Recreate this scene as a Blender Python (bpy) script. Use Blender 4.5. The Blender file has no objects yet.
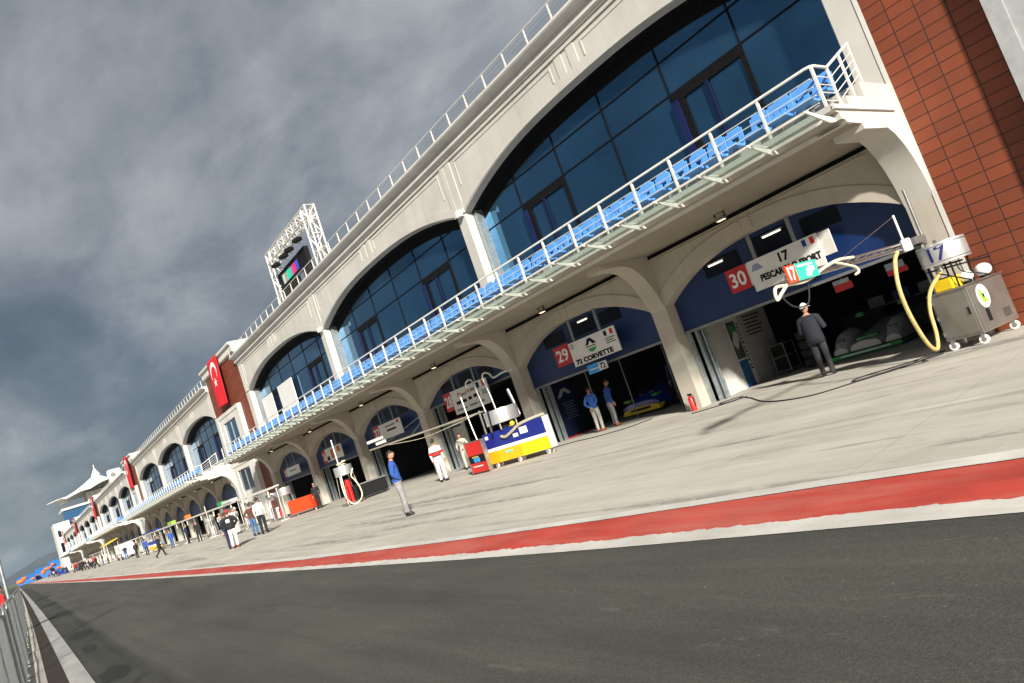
import bpy, bmesh, math, random
from mathutils import Vector, Matrix, noise as mnoise
random.seed(7)
SC = bpy.context.scene
COL = SC.collection
PI = math.pi
K = 16.0/15.5            # facade coordinates below were measured on a facade 15.5 m away; the facade stands at 16 m
EYE = 1.65
def S(p): return (p[0]*K, p[1]*K, EYE+(p[2]-EYE)*K)
W = 15.5

# ------------------------------------------------------------------ materials
MATS = {}
def nt(name):
    m = bpy.data.materials.new(name); m.use_nodes = True
    t = m.node_tree; b = t.nodes['Principled BSDF']
    return m, t, b
def N(t, typ, **kw):
    n = t.nodes.new(typ)
    for k, v in kw.items():
        if k in n.inputs: n.inputs[k].default_value = v
        else: setattr(n, k, v)
    return n
def ramp(t, src, stops):
    r = t.nodes.new('ShaderNodeValToRGB'); e = r.color_ramp.elements
    while len(e) < len(stops): e.new(0.5)
    for i, (p, c) in enumerate(stops):
        e[i].position = p
        e[i].color = (c, c, c, 1) if not isinstance(c, tuple) else (*c, 1)
    t.links.new(src, r.inputs[0]); return r.outputs[0]
def mixc(t, fac, a, b, mode='MIX'):
    n = t.nodes.new('ShaderNodeMix'); n.data_type = 'RGBA'; n.blend_type = mode
    for s, v in ((0, fac), (6, a), (7, b)):
        if hasattr(v, 'node'): t.links.new(v, n.inputs[s])
        elif s == 0: n.inputs[0].default_value = v
        else: n.inputs[s].default_value = (*v[:3], 1)
    return n.outputs[2]
def coords(t, scale=(1, 1, 1), kind='Object'):
    tc = t.nodes.new('ShaderNodeTexCoord'); mp = t.nodes.new('ShaderNodeMapping')
    mp.inputs['Scale'].default_value = scale
    t.links.new(tc.outputs[kind], mp.inputs[0]); return mp.outputs[0]
def noise(t, vec, scale, detail=4, rough=.55, dist=0):
    n = N(t, 'ShaderNodeTexNoise', Scale=scale, Detail=detail, Roughness=rough, Distortion=dist)
    t.links.new(vec, n.inputs['Vector']); return n.outputs[0]
def mat(name, rgb, rough=.6, metal=0., var=.12, scale=4., bump=0., coat=0., spec=.5):
    if name in MATS: return MATS[name]
    m, t, b = nt(name)
    v = coords(t)
    f = noise(t, v, scale, 5)
    c = mixc(t, ramp(t, f, [(.3, 0.), (.7, 1.)]), tuple(x*(1-var) for x in rgb), tuple(min(1, x*(1+var)) for x in rgb))
    t.links.new(c, b.inputs['Base Color'])
    b.inputs['Roughness'].default_value = rough; b.inputs['Metallic'].default_value = metal
    b.inputs['Specular IOR Level'].default_value = spec
    if coat: b.inputs['Coat Weight'].default_value = coat; b.inputs['Coat Roughness'].default_value = .08
    if bump:
        bn = N(t, 'ShaderNodeBump', Strength=bump, Distance=.02)
        t.links.new(noise(t, v, scale*6, 4), bn.inputs['Height']); t.links.new(bn.outputs[0], b.inputs['Normal'])
    MATS[name] = m; return m
def emis(name, rgb, s):
    if name in MATS: return MATS[name]
    m, t, b = nt(name); b.inputs['Base Color'].default_value = (*rgb, 1)
    b.inputs['Emission Color'].default_value = (*rgb, 1); b.inputs['Emission Strength'].default_value = s
    MATS[name] = m; return m

def make_asphalt():
    m, t, b = nt('asphalt')
    v = coords(t); vs = coords(t, (1, .035, 1)); vr = coords(t, (1.0, .25, 1))
    fine = noise(t, v, 55, 3, .8)
    c = mixc(t, ramp(t, fine, [(.25, 0.), (.8, 1.)]), (.043, .0435, .039), (.114, .114, .101))
    big = noise(t, vr, .8, 5, .6)
    c = mixc(t, 1.0, c, mixc(t, ramp(t, big, [(.3, 0.), (.72, 1.)]), (.72, .72, .73), (1.24, 1.22, 1.15)), 'MULTIPLY')
    streak = noise(t, vs, 3.2, 5, .65)
    c = mixc(t, 1.0, c, mixc(t, ramp(t, streak, [(.32, 0.), (.66, 1.)]), (.84, .84, .84), (1.1, 1.1, 1.08)), 'MULTIPLY')
    # pale scuffs and grit
    spk = N(t, 'ShaderNodeTexVoronoi', Scale=7.5, feature='F1'); t.links.new(v, spk.inputs['Vector'])
    sel = noise(t, v, .9, 3, .6)
    mask = N(t, 'ShaderNodeMath', operation='MULTIPLY')
    t.links.new(ramp(t, spk.outputs['Distance'], [(.03, 1.), (.065, 0.)]), mask.inputs[0])
    t.links.new(ramp(t, sel, [(.42, .15), (.62, 1.)]), mask.inputs[1])
    c = mixc(t, mask.outputs[0], c, (.30, .29, .26))
    scuff = noise(t, coords(t, (1.6, .5, 1)), 3.0, 8, .75, .6)
    c = mixc(t, ramp(t, scuff, [(.60, 0.), (.72, .5)]), c, (.18, .175, .155))
    t.links.new(c, b.inputs['Base Color']); b.inputs['Roughness'].default_value = .88
    b.inputs['Specular IOR Level'].default_value = .25
    bn = N(t, 'ShaderNodeBump', Strength=.45, Distance=.012)
    t.links.new(noise(t, v, 120, 3, .7), bn.inputs['Height']); t.links.new(bn.outputs[0], b.inputs['Normal'])
    return m
def make_concrete():
    m, t, b = nt('apron_concrete')
    v = coords(t); vs = coords(t, (.45, .09, 1)); vm = coords(t, (1.2, .14, 1))
    c = mixc(t, ramp(t, noise(t, v, .45, 6, .6), [(.3, 0.), (.7, 1.)]), (.44, .412, .358), (.56, .53, .47))
    c = mixc(t, 1.0, c, mixc(t, ramp(t, noise(t, vm, 1.6, 6, .65, .4), [(.33, 0.), (.62, 1.)]), (.78, .775, .76), (1.06, 1.06, 1.04)), 'MULTIPLY')
    # long dark tyre rubber
    c = mixc(t, ramp(t, noise(t, coords(t, (1.15, .075, 1)), 1.15, 4, .55, .55), [(.57, 0.), (.66, .70)]), c, (.135, .130, .122))
    c = mixc(t, ramp(t, noise(t, coords(t, (2.2, .16, 1)), 1.7, 4, .6, .8), [(.60, 0.), (.68, .55)]), c, (.14, .135, .128))
    brk = ramp(t, noise(t, coords(t, (2.5, 1.1, 1)), 2.2, 6, .7, .5), [(.34, 0.), (.54, 1.)])
    c0 = mixc(t, ramp(t, noise(t, v, .45, 6, .6), [(.3, 0.), (.7, 1.)]), (.44, .412, .358), (.54, .51, .45))
    c = mixc(t, brk, c0, c)
    # oil spots
    c = mixc(t, ramp(t, noise(t, v, 2.3, 5, .6), [(.70, 0.), (.80, .55)]), c, (.12, .115, .10))
    c = mixc(t, ramp(t, noise(t, v, 60, 2, .7), [(.3, .0), (.8, .25)]), c, (.25, .24, .21))
    # expansion joints
    br = N(t, 'ShaderNodeTexBrick', Scale=1.0); br.offset = 0; br.inputs['Brick Width'].default_value = 5.2; br.inputs['Row Height'].default_value = 4.4
    br.inputs['Mortar Size'].default_value = .012; br.inputs['Mortar Smooth'].default_value = .6
    for k, col in (('Color1', (0, 0, 0, 1)), ('Color2', (0, 0, 0, 1)), ('Mortar', (1, 1, 1, 1))): br.inputs[k].default_value = col
    mpb = N(t, 'ShaderNodeMapping'); mpb.inputs['Location'].default_value = (1.3, .7, 0)
    t.links.new(v, mpb.inputs[0]); t.links.new(mpb.outputs[0], br.inputs['Vector'])
    fm = N(t, 'ShaderNodeMath', operation='MULTIPLY'); fm.inputs[1].default_value = .28
    t.links.new(br.outputs[0], fm.inputs[0])
    c = mixc(t, fm.outputs[0], c, (.14, .13, .115))
    t.links.new(c, b.inputs['Base Color']); b.inputs['Roughness'].default_value = .82
    bn = N(t, 'ShaderNodeBump', Strength=.25, Distance=.01)
    t.links.new(noise(t, v, 45, 4, .6), bn.inputs['Height']); t.links.new(bn.outputs[0], b.inputs['Normal'])
    return m
def make_paint(name, rgb, worn, under, lo=.55, hi=.75, wear=.8):
    m, t, b = nt(name)
    v = coords(t); vs = coords(t, (1.1, .22, 1))
    c = mixc(t, ramp(t, noise(t, v, 1.3, 5), [(.3, 0.), (.7, 1.)]), tuple(x*.82 for x in rgb), tuple(min(1, x*1.15) for x in rgb))
    c = mixc(t, ramp(t, noise(t, vs, 1.5, 7, .68, .4), [(lo, 0.), (hi, wear)]), c, worn)
    c = mixc(t, ramp(t, noise(t, v, 38, 3, .75), [(.62, 0.), (.74, .7)]), c, under)
    c = mixc(t, ramp(t, noise(t, coords(t, (1.6, .1, 1)), 2.0, 4, .6, .6), [(.62, 0.), (.75, .4)]), c, tuple(x*.35 for x in rgb))
    t.links.new(c, b.inputs['Base Color']); b.inputs['Roughness'].default_value = .7
    bn = N(t, 'ShaderNodeBump', Strength=.25, Distance=.006)
    t.links.new(noise(t, v, 90, 3, .7), bn.inputs['Height']); t.links.new(bn.outputs[0], b.inputs['Normal'])
    return m
def make_tile():
    m, t, b = nt('red_tile')
    tc = N(t, 'ShaderNodeTexCoord'); sp = N(t, 'ShaderNodeSeparateXYZ'); cb = N(t, 'ShaderNodeCombineXYZ')
    t.links.new(tc.outputs['Object'], sp.inputs[0])
    ad = N(t, 'ShaderNodeMath', operation='ADD'); t.links.new(sp.outputs[0], ad.inputs[0]); t.links.new(sp.outputs[1], ad.inputs[1])
    t.links.new(ad.outputs[0], cb.inputs[0]); t.links.new(sp.outputs[2], cb.inputs[1])
    br = N(t, 'ShaderNodeTexBrick', Scale=1.0); br.offset = 0
    br.inputs['Brick Width'].default_value = .475*K; br.inputs['Row Height'].default_value = .25*K
    br.inputs['Mortar Size'].default_value = .011; br.inputs['Mortar Smooth'].default_value = .25; br.inputs['Bias'].default_value = 0
    br.inputs['Color1'].default_value = (.215, .049, .017, 1); br.inputs['Color2'].default_value = (.170, .037, .013, 1)
    br.inputs['Mortar'].default_value = (.022, .009, .006, 1)
    t.links.new(cb.outputs[0], br.inputs['Vector'])
    c = mixc(t, 1.0, br.outputs[0], mixc(t, ramp(t, noise(t, coords(t), .7, 5), [(.3, 0.), (.7, 1.)]), (.80, .80, .80), (1.15, 1.13, 1.1)), 'MULTIPLY')
    c = mixc(t, ramp(t, noise(t, coords(t, (1.2, 1.2, .15)), 1.5, 5), [(.55, 0.), (.8, .35)]), c, (.10, .035, .02))
    t.links.new(c, b.inputs['Base Color']); b.inputs['Roughness'].default_value = .62
    bn = N(t, 'ShaderNodeBump', Strength=.6, Distance=.01, invert=True)
    t.links.new(br.outputs[1], bn.inputs['Height']); t.links.new(bn.outputs[0], b.inputs['Normal'])
    return m
def make_plaster(name, rgb):
    m, t, b = nt(name)
    v = coords(t); vz = coords(t, (1.6, 1.6, .12))
    c = mixc(t, ramp(t, noise(t, v, .5, 6, .6), [(.3, 0.), (.7, 1.)]), tuple(x*.86 for x in rgb), tuple(x*1.06 for x in rgb))
    c = mixc(t, ramp(t, noise(t, vz, 1.6, 5, .6), [(.50, 0.), (.78, .42)]), c, tuple(x*.60 for x in rgb))
    c = mixc(t, ramp(t, noise(t, v, 30, 3, .7), [(.55, 0.), (.85, .2)]), c, tuple(x*.75 for x in rgb))
    t.links.new(c, b.inputs['Base Color']); b.inputs['Roughness'].default_value = .8
    bn = N(t, 'ShaderNodeBump', Strength=.18, Distance=.01)
    t.links.new(noise(t, v, 40, 4, .6), bn.inputs['Height']); t.links.new(bn.outputs[0], b.inputs['Normal'])
    return m
def make_glass(name, rgb, rough=.06, ior=1.5, metal=0.):
    m, t, b = nt(name)
    v = coords(t)
    c = mixc(t, ramp(t, noise(t, v, .35, 4, .6), [(.35, 0.), (.65, 1.)]), tuple(x*.85 for x in rgb), tuple(x*1.15 for x in rgb))
    t.links.new(c, b.inputs['Base Color']); b.inputs['Roughness'].default_value = rough; b.inputs['IOR'].default_value = ior; b.inputs['Metallic'].default_value = metal
    bn = N(t, 'ShaderNodeBump', Strength=.05, Distance=.05)
    t.links.new(noise(t, v, .8, 2), bn.inputs['Height']); t.links.new(bn.outputs[0], b.inputs['Normal'])
    return m
def make_clear(name, tint, fac):
    m, t, b = nt(name)
    tr = N(t, 'ShaderNodeBsdfTransparent'); tr.inputs[0].default_value = (*tint, 1)
    mx = N(t, 'ShaderNodeMixShader'); mx.inputs[0].default_value = fac
    b.inputs['Base Color'].default_value = (.42, .50, .47, 1); b.inputs['Roughness'].default_value = .08
    t.links.new(tr.outputs[0], mx.inputs[1]); t.links.new(b.outputs[0], mx.inputs[2])
    t.links.new(mx.outputs[0], t.nodes['Material Output'].inputs[0]); return m

ASPH = make_asphalt(); CONC = make_concrete()
REDP = make_paint('red_paint', (.46, .048, .030), (.47, .17, .13), (.20, .06, .045), .46, .74, .75)
WHTP = make_paint('white_paint', (.57, .555, .51), (.40, .385, .34), (.22, .21, .19), .5, .72, .7)
TILE = make_tile(); PLAS = make_plaster('plaster', (.55, .528, .48)); PLASW = make_plaster('white_plaster', (.64, .62, .575))
SOFF_SHADE = make_plaster('shaded_soffit_plaster', (.31, .275, .22)); PLAS_SHADE = make_plaster('shaded_lower_plaster', (.47, .425, .36))  # darker copies of the plaster, shade under the balcony put into the colour
GLASS = make_glass('blue_glass', (.055, .155, .275), .05, 1.5, .85); DGLASS = make_glass('dark_glass', (.006, .010, .02)); DOORG = mat('door_glass', (.004, .006, .012), .35, 0, .1, 4, 0, 0, .15); BLKG = mat('black_frame', (.006, .006, .007), .75, 0, .1, 4, 0, 0, .12)
CLEAR = make_clear('clear_glass', (.86, .92, .90), .24)
WMET = mat('white_metal', (.66, .64, .59), .42); STEEL = mat('steel', (.55, .54, .52), .30, .95, .18, 7); DSTEEL = mat('grey_steel', (.26, .26, .25), .45, .6)
ALU = mat('aluminium', (.74, .74, .74), .34, .75, .08, 5); GALV = mat('galvanised', (.42, .46, .47), .42, .75, .2, 9)
BLUEJ = mat('blue_jamb', (.004, .010, .06), .4); DOORB = mat('blue_door', (.004, .024, .105), .42, 0, .15, 1.2)
SEATB = mat('seat_blue', (.10, .31, .72), .42, 0, .1, 3); BLACK = mat('black', (.010, .010, .010), .7, 0, .12, 4, 0, 0, .15); RUB = mat('rubber', (.02, .02, .02), .85)
RED = mat('red', (.58, .02, .015), .4); WHITE = mat('white', (.78, .77, .75), .45, 0, .05); YEL = mat('yellow', (.80, .56, .01), .4); BLUE = mat('blue', (.012, .03, .26), .4)
ORANGE = mat('orange', (.80, .16, .015), .5); HOSE = mat('hose_yellow', (.56, .42, .16), .55, 0, .2, 9); HOSEW = mat('hose_cream', (.70, .64, .47), .5, 0, .15, 9)
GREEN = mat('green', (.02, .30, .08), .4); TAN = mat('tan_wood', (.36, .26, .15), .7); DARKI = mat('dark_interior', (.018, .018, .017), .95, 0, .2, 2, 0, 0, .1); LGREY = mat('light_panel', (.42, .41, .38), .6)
FLAGR = mat('flag_red', (.62, .010, .018), .65, 0, .1, 1.0); SOIL = mat('wet_soil', (.040, .030, .020), .95, 0, .5, 14, .6); GRASS = mat('dry_grass', (.11, .11, .06), .95, 0, .35, .6)
TEAL = mat('teal_green', (.03, .50, .34), .45); OFFW = mat('offwhite', (.62, .60, .55), .6); SIGNW = mat('sign_white', (.72, .71, .68), .5, 0, .05)
SIGNR = mat('sign_red', (.50, .015, .02), .5); NAVY = mat('navy', (.006, .010, .038), .7, 0, .12, 4, 0, 0, .15); SKYB = mat('sky_blue', (.03, .30, .72), .4)

# ------------------------------------------------------------------ mesh helper
class MB:
    def __init__(s): s.v = []; s.f = []; s.m = []; s.k = 0
    def add(s, vs, fs):
        o = len(s.v); s.v += [tuple(v) for v in vs]; s.f += [tuple(i+o for i in f) for f in fs]; s.m += [s.k]*len(fs)
    def box(s, x0, x1, y0, y1, z0, z1):
        s.add([(x0, y0, z0), (x1, y0, z0), (x1, y1, z0), (x0, y1, z0), (x0, y0, z1), (x1, y0, z1), (x1, y1, z1), (x0, y1, z1)],
              [(0, 3, 2, 1), (4, 5, 6, 7), (0, 1, 5, 4), (1, 2, 6, 5), (2, 3, 7, 6), (3, 0, 4, 7)]); return s
    def obox(s, c, size, ang=0.):
        ca, sa = math.cos(ang), math.sin(ang); o = len(s.v); hx, hy, hz = size[0]/2, size[1]/2, size[2]/2
        s.box(-hx, hx, -hy, hy, -hz, hz)
        for i in range(o, len(s.v)):
            x, y, z = s.v[i]; s.v[i] = (c[0]+x*ca-y*sa, c[1]+x*sa+y*ca, c[2]+z)
        return s
    def quad(s, a, b, c, d): s.add([a, b, c, d], [(0, 1, 2, 3)]); return s
    def prism_y(s, prof, y0, y1):
        n = len(prof)
        s.add([(p[0], y0, p[1]) for p in prof]+[(p[0], y1, p[1]) for p in prof],
              [tuple(range(n)), tuple(range(2*n-1, n-1, -1))]+[(i, (i+1) % n, n+(i+1) % n, n+i) for i in range(n)]); return s
    def prism_x(s, prof, x0, x1):
        n = len(prof)
        s.add([(x0, p[0], p[1]) for p in prof]+[(x1, p[0], p[1]) for p in prof],
              [tuple(range(n)), tuple(range(2*n-1, n-1, -1))]+[(i, (i+1) % n, n+(i+1) % n, n+i) for i in range(n)]); return s
    def tube(s, pts, r, n=8, r1=None):
        pts = [Vector(p) for p in pts]; rings = []; up = Vector((0, 0, 1)); prev = None
        for i, p in enumerate(pts):
            d = (pts[min(i+1, len(pts)-1)]-pts[max(i-1, 0)]).normalized()
            if prev is None:
                a = d.cross(up if abs(d.z) < .95 else Vector((1, 0, 0))).normalized()
            else:
                a = (prev-d*prev.dot(d)).normalized()
            prev = a; b = d.cross(a); rr = r if r1 is None else r+(r1-r)*i/(len(pts)-1)
            rings.append([p+a*math.cos(2*PI*k/n)*rr+b*math.sin(2*PI*k/n)*rr for k in range(n)])
        vs = [v for rg in rings for v in rg]; fs = []
        for i in range(len(rings)-1):
            for k in range(n): fs.append((i*n+k, i*n+(k+1) % n, (i+1)*n+(k+1) % n, (i+1)*n+k))
        fs.append(tuple(range(n-1, -1, -1))); fs.append(tuple(range(len(vs)-n, len(vs))))
        s.add(vs, fs); return s
    def cyl(s, a, b, r, n=16, r1=None): return s.tube([a, b], r, n, r1)
    def ball(s, c, r, nu=14, nv=9):
        if not isinstance(r, tuple): r = (r, r, r)
        vs = [(c[0], c[1], c[2]-r[2])]
        for j in range(1, nv):
            t = -PI/2+PI*j/nv
            for i in range(nu): vs.append((c[0]+r[0]*math.cos(t)*math.cos(2*PI*i/nu), c[1]+r[1]*math.cos(t)*math.sin(2*PI*i/nu), c[2]+r[2]*math.sin(t)))
        vs.append((c[0], c[1], c[2]+r[2])); fs = [(0, 1+(i+1) % nu, 1+i) for i in range(nu)]
        for j in range(nv-2):
            for i in range(nu): fs.append((1+j*nu+i, 1+j*nu+(i+1) % nu, 1+(j+1)*nu+(i+1) % nu, 1+(j+1)*nu+i))
        b = 1+(nv-2)*nu; L = len(vs)-1
        fs += [(b+i, b+(i+1) % nu, L) for i in range(nu)]
        s.add(vs, fs); return s
    def loft(s, rings, cap=True):
        n = len(rings[0]); vs = [v for r in rings for v in r]; fs = []
        for i in range(len(rings)-1):
            for k in range(n): fs.append((i*n+k, i*n+(k+1) % n, (i+1)*n+(k+1) % n, (i+1)*n+k))
        if cap: fs += [tuple(range(n-1, -1, -1)), tuple(range(len(vs)-n, len(vs)))]
        s.add(vs, fs); return s
    def build(s, name, mats, parent=None, xf=None, smooth=False, bevel=0., merge=True):
        vs = [xf(v) for v in s.v] if xf else s.v
        off = parent_off(parent)
        me = bpy.data.meshes.new(name)
        me.from_pydata([(v[0]-off[0], v[1]-off[1], v[2]-off[2]) for v in vs], [], s.f)
        for m in (mats if isinstance(mats, (list, tuple)) else [mats]): me.materials.append(m)
        for p, k in zip(me.polygons, s.m): p.material_index = k
        bm = bmesh.new(); bm.from_mesh(me)
        if merge: bmesh.ops.remove_doubles(bm, verts=bm.verts, dist=1e-5)
        bmesh.ops.recalc_face_normals(bm, faces=bm.faces)
        if bevel:
            es = [e for e in bm.edges if len(e.link_faces) == 2 and e.calc_face_angle(0) > .6]
            bmesh.ops.bevel(bm, geom=es, offset=bevel, segments=2, affect='EDGES', profile=.6, clamp_overlap=True)
        bm.to_mesh(me); bm.free()
        if smooth:
            me.polygons.foreach_set('use_smooth', [True]*len(me.polygons))
            me.set_sharp_from_angle(angle=math.radians(40))
        o = bpy.data.objects.new(name, me); COL.objects.link(o)
        if parent: o.parent = parent
        return o
OFFS = {}
def parent_off(p):
    x = y = z = 0.
    while p is not None:
        l = OFFS.get(p.name, (0, 0, 0)); x += l[0]; y += l[1]; z += l[2]; p = p.parent
    return (x, y, z)
def tag(o, label, cat, group=None, kind=None):
    if label: o['label'] = label
    if cat: o['category'] = cat
    if group: o['group'] = group
    if kind: o['kind'] = kind
    return o
def thing(name, label, cat, loc=(0, 0, 0), group=None, kind=None):
    o = bpy.data.objects.new(name, None); COL.objects.link(o); o.location = loc; o.empty_display_size = .3
    OFFS[o.name] = loc
    return tag(o, label, cat, group, kind)
def struct(o): o['kind'] = 'structure'; return o
def dup(root, loc=None, rotz=None, label=None, group=None, scale=None):
    r = root.copy(); COL.objects.link(r)
    if loc is not None: r.location = loc
    if rotz is not None: r.rotation_euler = (0, 0, rotz)
    if scale is not None: r.scale = scale if isinstance(scale, tuple) else (scale,)*3
    if label: r['label'] = label
    if group: r['group'] = group
    for ch in list(root.children):
        c = ch.copy(); COL.objects.link(c); c.parent = r
        for g in list(ch.children):
            d = g.copy(); COL.objects.link(d); d.parent = c
    return r
def text_part(txt, name, m, parent, center, height, width=None, face='-X', depth=.004, bold=.0, tilt=0.):
    cu = bpy.data.curves.new(name, 'FONT'); cu.body = txt; cu.align_x = 'CENTER'; cu.align_y = 'CENTER'; cu.extrude = depth; cu.offset = bold; cu.resolution_u = 3
    to = bpy.data.objects.new(name, cu); COL.objects.link(to)
    dg = bpy.context.evaluated_depsgraph_get(); me = bpy.data.meshes.new_from_object(to.evaluated_get(dg))
    bpy.data.objects.remove(to); bpy.data.curves.remove(cu)
    xs = [v.co.x for v in me.vertices]; ys = [v.co.y for v in me.vertices]
    cx, cy = (min(xs)+max(xs))/2, (min(ys)+max(ys))/2; sy = height/(max(ys)-min(ys)); sx = sy if width is None else width/(max(xs)-min(xs))
    off = parent_off(parent)
    if face == '-X': ux, uy = Vector((0, -1, 0)), Vector((0, 0, 1))
    elif face == '-Y': ux, uy = Vector((1, 0, 0)), Vector((0, 0, 1))
    else: ux, uy = face
    if tilt:
        a, b_ = ux*math.cos(tilt)+uy*math.sin(tilt), uy*math.cos(tilt)-ux*math.sin(tilt); ux, uy = a, b_
    un = ux.cross(uy)
    for v in me.vertices:
        p = Vector(center)+ux*((v.co.x-cx)*sx)+uy*((v.co.y-cy)*sy)+un*v.co.z-Vector(off)
        v.co = p
    me.materials.clear(); me.materials.append(m)
    o = bpy.data.objects.new(name, me); COL.objects.link(o)
    if parent: o.parent = parent
    return o
def poly_flat(name, m, parent, pts, depth, face='-X', x=0.):
    """flat emblem: pts are (y,z) on the plane X = x"""
    b = MB(); b.prism_x(pts, x-depth, x); return b.build(name, m, parent)

# ------------------------------------------------------------------ ground
def sheet(name, xs, ys, z, m):
    b = MB(); b.quad((xs[0], ys[0], z), (xs[1], ys[0], z), (xs[1], ys[1], z), (xs[0], ys[1], z))
    return struct(b.build(name, m))
sheet('ground', (-2500, 2500), (-300, 4500), -.055, GRASS)
sheet('pit_lane', (-6, 8), (-40, 420), -.006, ASPH)
def interp(tab, y):
    for (a, xa), (c, xc) in zip(tab, tab[1:]):
        if y <= c:
            la, lc, l = math.log(a+20), math.log(c+20), math.log(y+20); t = (l-la)/(lc-la); return xa+(xc-xa)*t
    return tab[-1][1]
T_LO = [(-15, 5.35), (0, 5.03), (1.82, 4.94), (3.26, 4.86), (5.63, 4.73), (8.59, 4.63), (14.83, 4.53), (53.6, 4.24), (155, 4.1), (330, 4.0)]
T_RB = [(-15, 5.75), (0, 5.36), (1.91, 5.27), (3.44, 5.19), (5.9, 5.0), (8.95, 4.85), (15.3, 4.71), (53.6, 4.40), (155, 4.26), (330, 4.16)]
T_RT = [(-15, 6.75), (0, 6.33), (2.15, 6.23), (3.92, 6.1), (6.75, 5.78), (10, 5.52), (16.5, 5.2), (55, 4.98), (155, 4.85), (330, 4.75)]
T_UP = [(-15, 7.1), (0, 6.64), (2.22, 6.52), (4.04, 6.33), (6.91, 5.99), (10.4, 5.71), (17.4, 5.42), (28, 5.28), (64, 5.15), (155, 5.02), (330, 4.92)]
YS = [-15+i*.75 for i in range(60)]+[31+i*5 for i in range(60)]
def band(name, ta, tb, z, m, jag=0.):
    b = MB()
    for i, (y0, y1) in enumerate(zip(YS, YS[1:])):
        b.quad((interp(ta, y0), y0, z), (interp(tb, y0), y0, z), (interp(tb, y1), y1, z), (interp(ta, y1), y1, z))
    return struct(b.build(name, m))
T_FAR = [(-15, 60.), (330, 60.)]
b = MB()
for y0, y1 in zip(YS, YS[1:]):
    b.quad((interp(T_UP, y0)-.02, y0, 0), (46, y0, 0), (46, y1, 0), (interp(T_UP, y1)-.02, y1, 0))
struct(b.build('apron', CONC))
# the apron slab's lip and the painted bands
def jag_edge(tab, amp):
    # hand-painted ragged edge: sample finely near the camera
    out = []; y = -15.
    while y < 330:
        j = amp*(.6*mnoise.noise(Vector((y*2.3, tab[0][1], 0)))+.6*mnoise.noise(Vector((y*9., 3.3, 0)))+.55*mnoise.noise(Vector((y*27., 7.3, 0))))
        out.append((y, interp(tab, y)+j)); y += .035 if 0 < y < 14 else .12 if y < 25 else 4
    return out
def band2(name, ea, eb, z, m):
    b = MB()
    for (y0, a0), (y1, a1), (_, c0), (_, c1) in zip(ea, ea[1:], eb, eb[1:]):
        b.quad((a0, y0, z), (c0, y0, z), (c1, y1, z), (a1, y1, z))
    return struct(b.build(name, m))
lo, rb, rt, up = jag_edge(T_LO, .006), jag_edge(T_RB, .06), jag_edge(T_RT, .01), jag_edge(T_UP, .006)
band2('white_line', lo, rb, .002, WHTP)
band2('red_stripe', [(y, x-.05) for y, x in rb], rt, -.002, REDP)
band2('white_line', rt, up, .004, WHTP)
# left side: kerb, drain channel, gutter
def lin(a, b_): return [(y, a+(b_-a)*max(0, math.log((y+16)/28))/math.log(346/28)) for y in [-15+i*1.0 for i in range(30)]+[15+i*6 for i in range(54)]]
def kerb(name, ea, eb, z0, z1, m):
    b = MB()
    for (y0, a0), (y1, a1), (_, c0), (_, c1) in zip(ea, ea[1:], eb, eb[1:]):
        b.quad((a0, y0, z1), (c0, y0, z1), (c1, y1, z1), (a1, y1, z1)); b.quad((c0, y0, z0), (c1, y1, z0), (c1, y1, z1), (c0, y0, z1)); b.quad((a0, y0, z0), (a1, y1, z0), (a1, y1, z1), (a0, y0, z1))
    return struct(b.build(name, m))
kerb('kerb', lin(.33, .90), lin(.58, 1.12), -.03, .012, make_paint('kerb_paint', (.50, .49, .46), (.30, .29, .27), (.18, .17, .16), .45, .68, .7))
band2('drain_channel', lin(.08, .72), lin(.33, .90), -.002, SOIL)
kerb('gutter', lin(-.06, .60), lin(.08, .72), -.03, .01, CONC)
# skid arcs burnt into the pit lane
SKID = mat('skid_rubber', (.074, .073, .066), .9, 0, .5, 30)
def skid(path, w):
    b = MB()
    for i in range(len(path)-1):
        p, q = Vector(path[i]), Vector(path[i+1]); d = (q-p).normalized(); n = Vector((-d.y, d.x))*w/2
        b.quad((p.x-n.x, p.y-n.y, -.002), (p.x+n.x, p.y+n.y, -.002), (q.x+n.x, q.y+n.y, -.002), (q.x-n.x, q.y-n.y, -.002))
    return b
SHADOW_PATCH = mat('shadow_patch', (.020, .020, .019), .9, 0, .35, 25)  # cast shadows from beyond the barriers, painted as dark shapes on the asphalt
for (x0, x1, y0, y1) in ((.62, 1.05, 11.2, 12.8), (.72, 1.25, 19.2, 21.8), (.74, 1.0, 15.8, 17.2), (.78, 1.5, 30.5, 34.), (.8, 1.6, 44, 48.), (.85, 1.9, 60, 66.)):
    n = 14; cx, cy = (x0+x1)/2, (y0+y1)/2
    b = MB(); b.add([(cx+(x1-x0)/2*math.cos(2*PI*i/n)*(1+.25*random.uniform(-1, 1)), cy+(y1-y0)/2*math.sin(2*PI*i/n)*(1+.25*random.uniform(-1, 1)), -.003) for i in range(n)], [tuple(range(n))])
    struct(b.build('shadow_patch', SHADOW_PATCH))
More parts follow.
